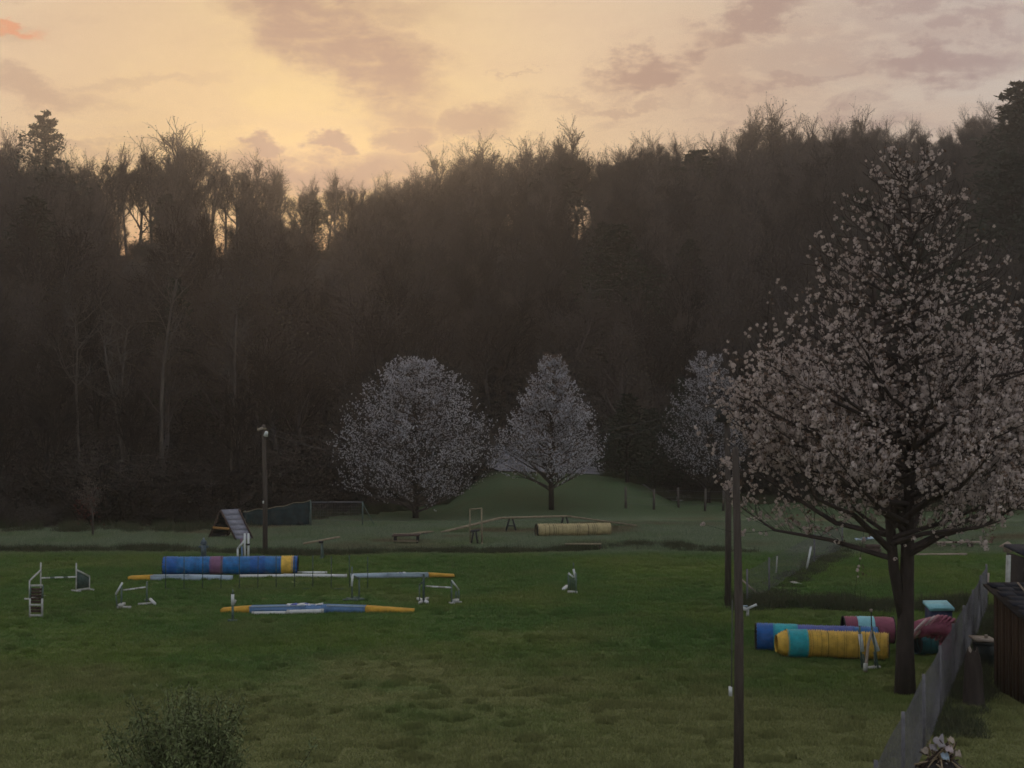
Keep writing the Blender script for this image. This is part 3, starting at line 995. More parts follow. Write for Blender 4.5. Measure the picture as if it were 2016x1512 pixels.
def build_forest():
    """the rest of the wood reads as one dark mass"""
    r = np.random.default_rng(11)
    pts, sca, pick, rot = [], [], [], []
    step = 4.1
    for Y0 in np.arange(68, 226, step):
        half = 0.42 * Y0
        for X0 in np.arange(-half, half, step):
            X = X0 + r.uniform(-1.8, 1.8); Y = Y0 + r.uniform(-1.8, 1.8)
            u = X / Y
            e = edge_Y(u)
            if Y < e + 1.0:
                continue
            x = u * F + 1008
            if 930 < x < 1210 and Y < 105:
                continue
            frac = (Y - e) / (RIDGE_Y - e)
            h = r.uniform(8.5, 13.5) + 3.5 * frac
            if Y < e + 8:
                h = r.uniform(7, 11)
            s = F / Y
            ytop = 800 - (H(X, Y) + h - CAM_H) * s
            lim = sky_y(x) + (r.uniform(85, 165) if 140 < x < 690 else r.uniform(35, 115))
            if ytop < lim:
                h *= (ytop0 := (800 - (H(X, Y) - CAM_H) * s) - lim) / max(1.0, (800 - (H(X, Y) - CAM_H) * s) - ytop)
                if h < 3.0:
                    continue
                ytop = lim
            halfw = 0.22 * h * s
            if in_window(x, halfw * 0.42) and ytop < 520:
                if r.random() < (0.98 if Y < 197 else 0.96):
                    h2 = ((800 - (H(X, Y) - CAM_H) * s) - 525) / s
                    if h2 < 3.0:
                        continue
                    h = min(h, h2)
            w = h * r.uniform(0.9, 1.35)
            pts.append((X, Y, float(H(X, Y)) - 0.15)); sca.append((w, w, h)); pick.append(r.integers(0, 7) if r.random() > 0.04 or Y > 140 else 7)
            rot.append((r.normal(0, .04), r.normal(0, .04), r.uniform(0, 6.28)))
    var = []
    for t, c in BARE:
        nV = len(t[0])
        var.append((np.vstack([t[0], c[0]]), list(t[1]) + [np.asarray(f) + nV for f in c[1]], list(t[2]) + [m + 1 for m in c[2]]))
    t, c = CON[0]
    nV = len(t[0])
    var.append((np.vstack([t[0], c[0]]), list(t[1]) + [np.asarray(f) + nV for f in c[1]], list(t[2]) + [3 for m in c[2]]))
    o = scatter('forest', var, np.array(pts), np.array(rot), np.array(sca), np.array(pick), [M_bark, M_twig, M_bud, M_needle])
    tag(o, 'dense dark leafless wood covering the hillside behind the field', 'forest', None, 'stuff')
    # brush under the trees
    pts, sca, pick, rot = [], [], [], []
    for k_ in range(3000):
        x = r.uniform(-120, 2140); u = (x - 1008) / F
        e = float(edge_Y(u))
        Y = e + abs(r.normal(0, 1)) * 26 + r.uniform(-0.6, 3)
        if k_ >= 2300:
            Y = r.uniform(186, 203)
        if Y > 205 or (930 < x < 1210 and Y < 105):
            continue
        h = r.uniform(0.9, 3.4) if Y > e + 2 else r.uniform(0.6, 1.7)
        X = u * Y
        if Y > 178 and in_window(x, 6):
            h = min(h, r.uniform(.4, 1.2))
        pts.append((X, Y, float(H(X, Y)))); w = h * r.uniform(0.9, 1.5); sca.append((w, w, h)); pick.append(r.integers(0, 3)); rot.append((0, 0, r.uniform(0, 6.28)))
    o = scatter('undergrowth', [shrub_bare(300 + i) for i in range(3)], np.array(pts), np.array(rot), np.array(sca), np.array(pick), [M_twig, mat('brush_leaf', (0.050, 0.046, 0.036), 0.9, 0.4, 2, inst=(0.4, 1.7))])
    tag(o, 'tangled brown brush at the foot of the wood', 'undergrowth', None, 'stuff')


build_forest()


def pale_trees():
    spec = [((330, 1030), [(330, 1030), (318, 900), (318, 790), (322, 720), (330, 660), (338, 600), (348, 550)], 0.11, 'pale-barked slender tree with kinked trunk, right one of a close pale pair'),
            ((246, 1035), [(246, 1035), (243, 930), (236, 850), (226, 790), (212, 730), (206, 680)], 0.08, 'pale thin tree leaning left among the dark trunks of the left wood'),
            ((238, 1032), [(262, 1032), (244, 900), (238, 800), (242, 730), (250, 650)], 0.09, 'pale thin tree with upright trunk, left one of a close pale pair'),
            ((460, 1028), [(455, 1028), (456, 900), (462, 760), (462, 690), (466, 620)], 0.08, 'grey forked tree behind the slate ramp at the edge of the wood'),
            ((150, 1035), [(160, 1035), (156, 900), (150, 760), (152, 690), (148, 640)], 0.07, 'faint grey tree above the small staked sapling')]
    for base, path, rad, lab in spec:
        g = G(*base); Y = g[1] + 1.5
        pts = np.array([at(x, y, Y) for x, y in path]); pts[0, 2] = H(pts[0, 0], Y) - 0.1
        r = np.random.default_rng(int(path[0][0]))
        root = thing('pale_tree', pts[0], lab, 'tree', 'pale trees at the edge of the wood')
        n = len(pts)
        MB().tube(pts, np.linspace(rad, rad * 0.35, n), 7).build('trunk', [M_pale], root, True)
        P, tips = [], []
        for k in range(n // 2, n):
            for j in range(5):
                d = np.array((r.normal(0, .7), r.normal(0, .7), r.uniform(.6, 1.4)))
                P.append(grow_path(r, pts[k], d, r.uniform(1.0, 2.4), 4, .15, .08)[0])
        P = np.stack(P); mb = MB(); v, q = tubes(P, np.tile(np.linspace(rad * .28, .012, 5), (len(P), 1)), 3); mb.add(v, q)
        kk = 12; b = np.repeat(P, kk, 0); p = b[np.arange(len(b)), r.integers(1, 5, len(b))]
        d = r.normal(0, 1, p.shape); d[:, 2] = abs(d[:, 2]); tip = p + d * 0.35
        v, q = tubes(np.stack([p, tip], 1), np.tile(np.array((.012, .005)), (len(p), 1)), 3); mb.add(v, q)
        mb.build('crown', [M_pale], root)


pale_trees()


# ------------------------------------------------------------------ blossom trees
def blossom_tree(name, base, height, env, label, n_limb, n_sub, clus, petals, psize, csize, seed, bmat, fork=False, trunk_r=0.2, dens=None, twig_m=None, rag=1.08, jit=.035):
    """env: list of (height fraction, radius); blossoms sit along upswept shoots that fill the envelope"""
    r = np.random.default_rng(seed)
    root = thing(name, base, label, 'blossom tree', 'white blossom trees')
    b0 = np.array(base, float); b0[2] -= 0.08
    ef, er = np.array([e[0] for e in env]), np.array([e[1] for e in env])
    low = ef[0]
    tmb = MB()
    if fork:
        z1 = height * 0.18
        top = b0 + np.array((0.10, 0, height * 0.93))
        P1 = np.array([b0, b0 + (0.0, 0, z1 * 0.5), b0 + (0.03, 0, z1), b0 + (0.10, 0.05, height * .35), b0 + (0.22, 0, height * .6), b0 + (0.15, 0, height * .8), top])
        tmb.tube(P1, [trunk_r * 1.25, trunk_r, trunk_r * 0.86, trunk_r * .62, trunk_r * .36, trunk_r * .2, trunk_r * .06], 10)
        P2 = np.array([b0 + (-.03, 0, z1 * 0.75), b0 + (-.22, -.05, z1 * 1.25), b0 + (-.32, -.05, height * .34), b0 + (-.42, 0, height * .52), b0 + (-.6, 0, height * .72)])
        tmb.tube(P2, [trunk_r * .6, trunk_r * .62, trunk_r * .52, trunk_r * .34, trunk_r * .1], 9)
        stems = [P1, P2]
    else:
        P1 = np.array([b0 + (r.normal(0, .05) * (k > 0), r.normal(0, .05) * (k > 0), height * .95 * k / 6) for k in range(7)])
        tmb.tube(P1, np.linspace(trunk_r, trunk_r * .1, 7), 8)
        stems = [P1]
    limbs = []
    phi = 0.0
    for i in range(n_limb):
        st = stems[0] if (len(stems) == 1 or i % 3) else stems[1]
        lo_f = low * (1.02 if fork else 0.75)
        zt = height * (lo_f + (0.92 - lo_f) * (i + r.uniform(0, .9)) / n_limb)
        zs = st[:, 2] - b0[2]
        if zt > zs[-1]:
            st = stems[0]; zs = st[:, 2] - b0[2]
        p = np.array([np.interp(zt, zs, st[:, c]) for c in range(3)])
        phi += 2.399 + r.normal(0, .25)
        # aim at a point of the envelope above
        tf = min(0.97, zt / height + r.uniform(0.08, 0.26) * (1.1 - zt / height))
        rad = np.interp(tf, ef, er) * r.uniform(0.62, 1.06)
        tgt = b0 + np.array((math.cos(phi) * rad, math.sin(phi) * rad, tf * height))
        mid1 = p + (tgt - p) * .33 + np.array((0, 0, -0.004 * height)); mid2 = p + (tgt - p) * .68 + np.array((0, 0, -.006 * height))
        pts = np.stack([p, mid1 + r.normal(0, .02 * rad + .01, 3), mid2 + r.normal(0, .03 * rad + .01, 3), tgt])
        limbs.append(pts)
    Lp = np.stack(limbs)
    l0 = np.linalg.norm(Lp[:, -1] - Lp[:, 0], axis=1)
    v, q = tubes(Lp, np.stack([0.014 * l0 + .006, .010 * l0 + .005, .006 * l0 + .004, np.full(len(l0), .004)], 1), 5); lmb = MB().add(v, q); lmb.build('limbs', [M_twig], root)
    # upright side shoots
    idx = np.repeat(np.arange(len(Lp)), n_sub)
    f = r.uniform(0.15, 1.0, len(idx)) ** 0.8 * 2.999
    k = f.astype(int); p = Lp[idx, k] + (Lp[idx, k + 1] - Lp[idx, k]) * (f - k)[:, None]
    d = (Lp[idx, k + 1] - Lp[idx, k]); d /= np.linalg.norm(d, axis=1, keepdims=True)
    d = d * 0.6 + r.normal(0, 0.42, d.shape); d[:, 2] += 0.6; d /= np.linalg.norm(d, axis=1, keepdims=True)
    ln = l0[idx] * r.uniform(.18, .42, len(idx)) + 0.15
    e1 = p + d * ln[:, None] * .5; d2 = d + np.array((0, 0, .35)); d2 /= np.linalg.norm(d2, axis=1, keepdims=True)
    e2 = e1 + d2 * ln[:, None] * .5
    # keep shoots inside the envelope
    rel = e2 - b0; hf = np.clip(rel[:, 2] / height, 0, 1); rmax = np.interp(hf, ef, er)
    rr = np.linalg.norm(rel[:, :2], axis=1)
    ok = (rr < rmax * rag + .05) & (rel[:, 2] < height * 1.0) & (rel[:, 2] > low * height * (0.8 if fork else 0.9))
    if fork:      # the old tree is thin and open towards its top
        ok &= r.random(len(ok)) < np.interp(hf, [.5, .7, 1.0], [1.0, .5, .35])
    p, e1, e2 = p[ok], e1[ok], e2[ok]
    twig = MB(); v, q = tubes(np.stack([p, e1, e2], 1), np.tile(np.array((.006, .0045, .0025)) if fork else np.array((.008, .006, .003)), (len(p), 1)), 3); twig.add(v, q)
    # blossom clusters along the shoots
    i2 = np.repeat(np.arange(len(p)), clus)
    f = r.uniform(0.1, 1.0, len(i2))[:, None]
    cpos = np.where(f < .5, p[i2] + (e1[i2] - p[i2]) * f * 2, e1[i2] + (e2[i2] - e1[i2]) * (f * 2 - 1))
    cpos = cpos + r.normal(0, jit, cpos.shape)
    hf = (cpos[:, 2] - b0[2]) / height
    q3 = (cpos - b0) * (11.0 / height) + seed
    hole = np.sin(1.9 * q3[:, 0] + 1.3 * np.sin(q3[:, 2])) * np.sin(2.1 * q3[:, 1]) + .6 * np.sin(2.3 * q3[:, 2] + q3[:, 0])
    cpos = cpos[(hole > -.35) | (r.random(len(cpos)) < (.7 if fork else .35))]
    hf = (cpos[:, 2] - b0[2]) / height
    if dens is not None:
        keep = r.random(len(cpos)) < np.interp(hf, [d_[0] for d_ in dens], [d_[1] for d_ in dens])
        cpos = cpos[keep]

    def petals_at(cp, nper, sz, spread):
        c = np.repeat(cp, nper, 0)
        off = r.normal(0, 1, c.shape); off /= np.linalg.norm(off, axis=1, keepdims=True)
        cs = np.repeat(np.clip(r.lognormal(0, .38, len(cp)), .45, 2.0), nper)[:, None]
        c = c + off * spread * cs * r.uniform(.4, 1, len(c))[:, None]
        a = np.cross(off, r.normal(0, 1, c.shape)); a /= np.linalg.norm(a, axis=1, keepdims=True)
        b = np.cross(off, a) + off * .3
        s = sz * cs ** .5 * r.uniform(.7, 1.3, len(c))[:, None]
        V = np.stack([c - a * s, c - b * s, c + a * s, c + b * s], 1).reshape(-1, 3)
        return V, np.arange(len(V)).reshape(-1, 4)
    bl = MB(); v, q = petals_at(cpos, petals, psize, csize); bl.add(v, q)
    lf = MB(); v, q = petals_at(cpos[r.random(len(cpos)) < .45] + r.normal(0, .05, 3), 3, psize * .9, csize * 1.8); lf.add(v, q)
    tmb.build('trunk', [M_dark], root, True)
    twig.build('branches', [twig_m or M_twig], root)
    bl.build('blossoms', [bmat], root)
    lf.build('leaves', [M_leaflet], root)
    return root


gb = G(1782, 1366)
blossom_tree('blossom_tree', gb, 10.95,
             [(.235, 2.5), (.28, 3.6), (.38, 4.15), (.47, 4.1), (.56, 3.6), (.64, 3.05), (.70, 2.45), (.78, 1.9), (.86, 1.35), (.93, .9), (1.0, .4)],
             'big blossoming pear tree with forked dark trunk beside the wire fence', 155, 32, 8, 8, .023, .040, 41, M_blossom, True, .168, rag=1.10, jit=.028,
             dens=[(.20, 1.0), (.50, 1.0), (.58, .65), (.68, .26), (.8, .12), (1.0, .12)])
blossom_tree('blossom_tree', G(818, 1020), 8.2,
             [(.03, 3.0), (.12, 3.9), (.35, 3.95), (.55, 3.5), (.72, 2.9), (.86, 2.0), (1.0, .7)],
             'wide rounded white blossom tree left of the grass bank', 150, 26, 9, 5, .019, .03, 42, M_blossom2, False, .16, rag=1.22, jit=.02,
             dens=[(.03, .5), (.3, .85), (1, .85)])
blossom_tree('blossom_tree', G(1086, 1003), 8.3,
             [(.16, 2.4), (.24, 3.0), (.40, 2.75), (.58, 2.1), (.75, 1.35), (.9, .65), (1.0, .12)],
             'pointed white blossom tree in front of the grass bank, densest of the far ones', 130, 24, 10, 5, .020, .03, 43, M_blossom2, False, .15, rag=1.25, jit=.02)
blossom_tree('blossom_tree', G(1395, 990), 9.0,
             [(.1, 2.3), (.25, 2.9), (.45, 2.8), (.65, 2.2), (.82, 1.4), (1.0, .4)],
             'faint white blossom tree behind the two wooden poles', 120, 22, 8, 5, .018, .03, 44, M_blossom2, False, .14, rag=1.22, jit=.02,
             dens=[(.1, .6), (1, .6)])


# ------------------------------------------------------------------ near shrub, sapling
def leafy_shrub():
    base = at(365, 1700, 18.0); base[2] = H(base[0], base[1])
    r = np.random.default_rng(61)
    root = thing('green_shrub', base, 'soft dark green shrub rising into the lower left of the field', 'shrub')
    n = 150
    P = []
    for i in range(n):
        d = np.array((r.normal(0, .24), r.normal(0, .24), 1.0))
        P.append(grow_path(r, base + (r.normal(0, .2), r.normal(0, .2), -.05), d, r.uniform(1.25, 2.25) - .35 * min(1.5, abs(d[0]) + abs(d[1])), 5, .09, .03)[0])
    P = np.stack(P); mb = MB(); v, q = tubes(P, np.tile(np.linspace(.011, .003, 6), (n, 1)), 3); mb.add(v, q)
    mb.build('stems', [M_bark], root)
    k = 240
    b = np.repeat(P, k, 0); f = r.uniform(.3, 1, len(b)) * 4.999; i = f.astype(int); ar = np.arange(len(b))
    c = b[ar, i] + (b[ar, i + 1] - b[ar, i]) * (f - i)[:, None] + r.normal(0, .06, (len(b), 3))
    s = r.uniform(.012, .026, len(c))[:, None]
    a = r.normal(0, 1, c.shape); a[:, 2] += .8; a /= np.linalg.norm(a, axis=1, keepdims=True)
    bb = np.cross(a, r.normal(0, 1, c.shape)); bb /= np.linalg.norm(bb, axis=1, keepdims=True)
    lf = MB(); lf.add(np.stack([c - a * s * 1.8, c + bb * s * .5, c + a * s * 1.8, c - bb * s * .5], 1).reshape(-1, 3), np.arange(len(c) * 4).reshape(-1, 4))
    lf.build('foliage', [M_shrub], root)


leafy_shrub()


def sapling():
    g = G(183, 1056)
    r = np.random.default_rng(71)
    root = thing('young_sapling', g, 'young sapling with pale stem at the left edge of the wood', 'sapling')
    top = at(178, 975, g[1])
    MB().tube([g, g * .5 + top * .5 + (.04, 0, 0), top], [.05, .04, .02], 6).build('trunk', [M_pale], root)
    P = np.stack([grow_path(r, g + (top - g) * r.uniform(.5, 1), np.array((r.normal(0, .7), r.normal(0, .7), 1.0)), r.uniform(.5, 1.1), 3, .15, .05)[0] for _ in range(40)])
    mb = MB(); v, q = tubes(P, np.tile(np.linspace(.014, .005, 4), (40, 1)), 3); mb.add(v, q)
    mb.build('branches', [M_pale], root)
    def leaves(c, s0, s1):
        s = r.uniform(s0, s1, len(c))[:, None]
        a = r.normal(0, 1, c.shape); a /= np.linalg.norm(a, axis=1, keepdims=True)
        b = np.cross(a, r.normal(0, 1, c.shape)); b /= np.linalg.norm(b, axis=1, keepdims=True)
        return np.stack([c - a * s, c + b * s, c + a * s, c - b * s], 1).reshape(-1, 3), np.arange(len(c) * 4).reshape(-1, 4)
    c = np.repeat(P[:, 1:].reshape(-1, 3), 5, 0); c = c + r.normal(0, .09, c.shape)
    MB().add(*leaves(c, .02, .04)).build('crown', [M_sapleaf], root)
    c = np.tile(at(170, 1000, g[1]), (160, 1)) + r.normal(0, 1, (160, 3)) * (.25, .2, .3)
    MB().add(*leaves(c, .025, .05)).build('red_leaves', [M_redleaf], root)


sapling()


# ------------------------------------------------------------------ agility equipment
def seg_tunnel(name, p0, p1, rad, bands, label, group, ribs=60, sag=0.0, curve=None, inside=M_inside, sub_offset=0.012, ribh=0.045, nose=0.0):
    """corrugated fabric tunnel lying along p0-p1; bands: (f0, f1, material, strap?)"""
    p0 = np.array(p0, float); p1 = np.array(p1, float)
    root = thing(name, (p0 + p1) / 2 * (1, 1, 0) + np.array((0, 0, min(p0[2], p1[2]))), label, 'tunnel', group)
    def path(f):
        p = p0 + (p1 - p0) * f + np.array((0, 0, rad))
        if curve is not None:
            p = p + np.array(curve) * math.sin(math.pi * f)
        return p
    def skin(f0, f1, amp, extra, seed):
        r = np.random.default_rng(seed)
        n = max(3, int(ribs * (f1 - f0)) * 2 + 1)
        P = np.array([path(f) for f in np.linspace(f0, f1, n)])
        rr = np.array([rad + extra + (amp if k % 2 == 0 else -amp) + r.normal(0, amp * .35 + .001) for k in range(n)])
        if nose and f0 == 0.0:
            rr = rr * np.linspace(.45, 1.0, n) ** .6
        return P, rr
    S = 20
    def squash(V):
        z0 = root.location[2]
        V = V.copy()
        low = V[:, 2] < z0 + 0.03
        V[low, 2] = z0 + 0.03 - (z0 + 0.03 - V[low, 2]) * 0.1
        return V
    for k, (f0, f1, m, strap) in enumerate(bands):
        P, rr = skin(f0, f1, .006 if strap else rad * ribh, sub_offset if strap else 0.0, k + 5)
        V, Q = tubes(P[None], rr[None], S)
        MB().add(squash(V), Q).build('strap' if strap else 'fabric_section', [m], root, True)
    # open ends: wire ring, and shade inside put in as a near-black inner tube
    for f in ((0.0, 1.0) if not nose else (1.0,)):
        c = path(f); t = (path(min(1, f + .01)) - path(max(0, f - .01))); t /= np.linalg.norm(t)
        a = np.cross(t, (0, 0, 1.0)); a /= np.linalg.norm(a); b = np.cross(a, t)
        th = np.linspace(0, 2 * math.pi, 25)
        ring = np.array([c + (a * math.cos(x) + b * math.sin(x)) * rad * 1.01 for x in th])
        mb = MB(); mb.tube(squash(ring), .013, 6, 0, False); mb.build('end_ring', [M_woodd], root, True)
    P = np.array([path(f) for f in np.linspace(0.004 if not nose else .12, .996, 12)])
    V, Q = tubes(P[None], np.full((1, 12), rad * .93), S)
    MB().add(squash(V), Q[:, ::-1]).build('inside_shade', [inside], root, True)
    return root


TG = 'agility tunnels on the field'
# long blue tunnel on the left
a, b = G(322, 1133), G(586, 1131)
seg_tunnel('agility_tunnel', a, b, .30, [(0, .105, M_blued, True), (.095, .36, M_blue, False), (.35, .445, M_purple, True), (.435, .66, M_blue, False), (.65, .76, M_blued, True), (.75, .89, M_blue, False), (.88, .97, M_yellow, True), (.96, 1, M_blued, False)],
           'long blue agility tunnel with mauve and yellow bands near the weave poles', TG, 74)
# straw-coloured tunnel at the back
a, b = G(1056, 1057), G(1200, 1055)
seg_tunnel('agility_tunnel', a, b, .27, [(0, 1, M_straw, False)], 'faded straw-yellow agility tunnel lying under the raised walk', TG, 34, ribh=.07)
# right-hand pile of tunnels
a, b = G(1488, 1280), G(1728, 1288)
seg_tunnel('agility_tunnel', a, b, .30, [(0, .15, M_blued, True), (.14, .34, M_teal, True), (.33, .80, M_indigo, False), (.79, 1, M_blue, False)], 'blue agility tunnel with teal strap behind the yellow one', TG, 56)
a, b = G(1528, 1294), G(1750, 1301)
seg_tunnel('agility_tunnel', a, b, .30, [(0, .10, M_yellow, False), (.09, .28, M_teal, True), (.27, 1, M_yellow, False)], 'bright yellow agility tunnel with teal strap beside the forked tree', TG, 48, curve=(0, 0.12, .0), nose=.10, ribh=.06)
a, b = G(1660, 1266), G(1758, 1268)
seg_tunnel('agility_tunnel', a, b, .31, [(0, .28, M_red, False), (.26, .60, M_cyan, True), (.59, 1, M_red, False)], 'red agility tunnel with pale blue strap behind the blue one', TG, 26)
# squeezed-together tunnels right of the trunk
a, b = G(1800, 1290), G(1850, 1287)
seg_tunnel('agility_tunnel', a, b, .27, [(0, 1, M_tealt, False)], 'short folded teal tunnel right of the forked tree trunk', TG, 9, ribh=.10)


def folded_pink():
    # a collapsed tunnel leaning over the teal one: a fan of separate hoops
    c0, c1 = at(1806, 1240, 31.6), at(1868, 1243, 31.9)
    base = (c0 + c1) / 2; base[2] = float(H(base[0], base[1]))
    root = thing('agility_tunnel', base, 'collapsed pink striped tunnel leaning on top of the teal one', 'tunnel', TG)
    n = 9
    for k in range(n):
        t = k / (n - 1)
        c = c0 + (c1 - c0) * t + np.array((0, 0, .10 * math.sin(math.pi * t)))
        axis = np.array((math.cos(-.75), -.45, math.sin(-.75))); axis /= np.linalg.norm(axis)
        a = np.cross(axis, (0, 1.0, 0)); a /= np.linalg.norm(a); b = np.cross(axis, a)
        th = np.linspace(0, 2 * math.pi, 22)
        ring = np.array([c + a * math.cos(x) * .30 + b * math.sin(x) * .20 for x in th])
        mb = MB(); mb.tube(ring, .033 if k % 2 else .026, 6, 0, False)
        mb.build('hoop', [M_pinks if k in (0, 2) else (M_pink if k < 4 else M_red)], root, True)
    P = np.stack([c0 + (c1 - c0) * t + np.array((0, 0, .10 * math.sin(math.pi * t))) for t in np.linspace(0, 1, 7)])
    MB().tube(P, .19, 12).build('fabric_section', [M_red], root, True)
    for s_ in (c0, c1):
        pass
    # fabric foot reaching the ground behind the teal tunnel
    g0 = np.array((c1[0] + .05, c1[1] + .25, base[2]))
    MB().tube([g0 + (0, 0, -.02), g0 + (-.02, -.05, .30), c1 + (0, 0, -.05)], [.16, .18, .17], 10).build('fabric_tail', [M_red], root, True)


folded_pink()


def cyan_box():
    g = G(1848, 1262)
    root = thing('storage_bin', g, 'storage bin with bright cyan lid behind the collapsed pink tunnel', 'storage bin')
    MB().box(g + (0, 0, .40), (.50, .42, .80), .1).build('bin_body', [mat('bin_navy', (.03, .04, .09), .6)], root)
    V = MB()
    V.frame(g + (0, 0, .83), np.array((.29, .02, 0)), np.array((-.02, .25, .06)), np.array((0, -.008, .035)))
    V.build('lid', [M_cyan], root)
    MB().beam(g + (-.2, -.275, .80), g + (.2, -.262, .80), .02, .03).build('lid_handle', [M_cyan], root)


cyan_box()


def wing(root, inner, outer, h_in, h_out, m_post=None, m_top=None, m_foot=None, panel=None, foot_dir=None, spike=0.0, foot_len=.5, r=.022):
    """one wing of a jump: two posts, sloping top rail, foot, and a mesh panel where there is one"""
    m_post = m_post or M_greenp; m_top = m_top or M_offw; m_foot = m_foot or M_offw
    inner = np.array(inner, float); outer = np.array(outer, float)
    up = np.array((0, 0, 1.0))
    MB().tube([inner, inner + up * (h_in + spike)], r, 7).build('post', [m_post], root)
    MB().tube([outer, outer + up * h_out], r, 7).build('post', [m_post], root)
    MB().tube([inner + up * h_in, outer + up * h_out], r * 1.25, 7).build('top_rail', [m_top], root)
    d = (outer - inner); d[2] = 0; L_ = np.linalg.norm(d); d /= L_
    side = np.array((-d[1], d[0], 0)) if foot_dir is None else np.array(foot_dir, float)
    for p in (inner, outer):
        MB().beam(p - side * foot_len / 2 + up * .035, p + side * foot_len / 2 + up * .035, .05, .05).build('foot', [m_foot], root)
    MB().beam(inner + up * .06, outer + up * .06, .04, .05).build('bottom_rail', [m_foot], root)
    if panel is not None:
        a, b = inner + d * r, outer - d * r
        V = [a + up * .10, b + up * .10, b + up * (h_out - .03), a + up * (h_in - .04)]
        n = np.array((-d[1], d[0], 0)) * .004
        MB().add([v + n for v in V] + [v - n for v in V], [np.array([(0, 1, 2, 3), (7, 6, 5, 4)]), np.array([(0, 4, 5, 1), (1, 5, 6, 2), (2, 6, 7, 3), (3, 7, 4, 0)])]).build('mesh_panel', [panel], root)


def striped_bar(root, a, b, stripes, r=.024):
    a, b = np.array(a, float), np.array(b, float)
    bar = None
    n = len(stripes)
    for k, m in enumerate(stripes):
        p, q = a + (b - a) * k / n, a + (b - a) * (k + 1) / n
        o = MB().tube([p, q], r, 8).build('jump_bar' if bar is None else 'bar_stripe', [m], root)
        if bar is None:
            bar = o
        else:
            o.parent = bar
    return bar


JG = 'winged agility jumps'
up = np.array((0, 0, 1.0))


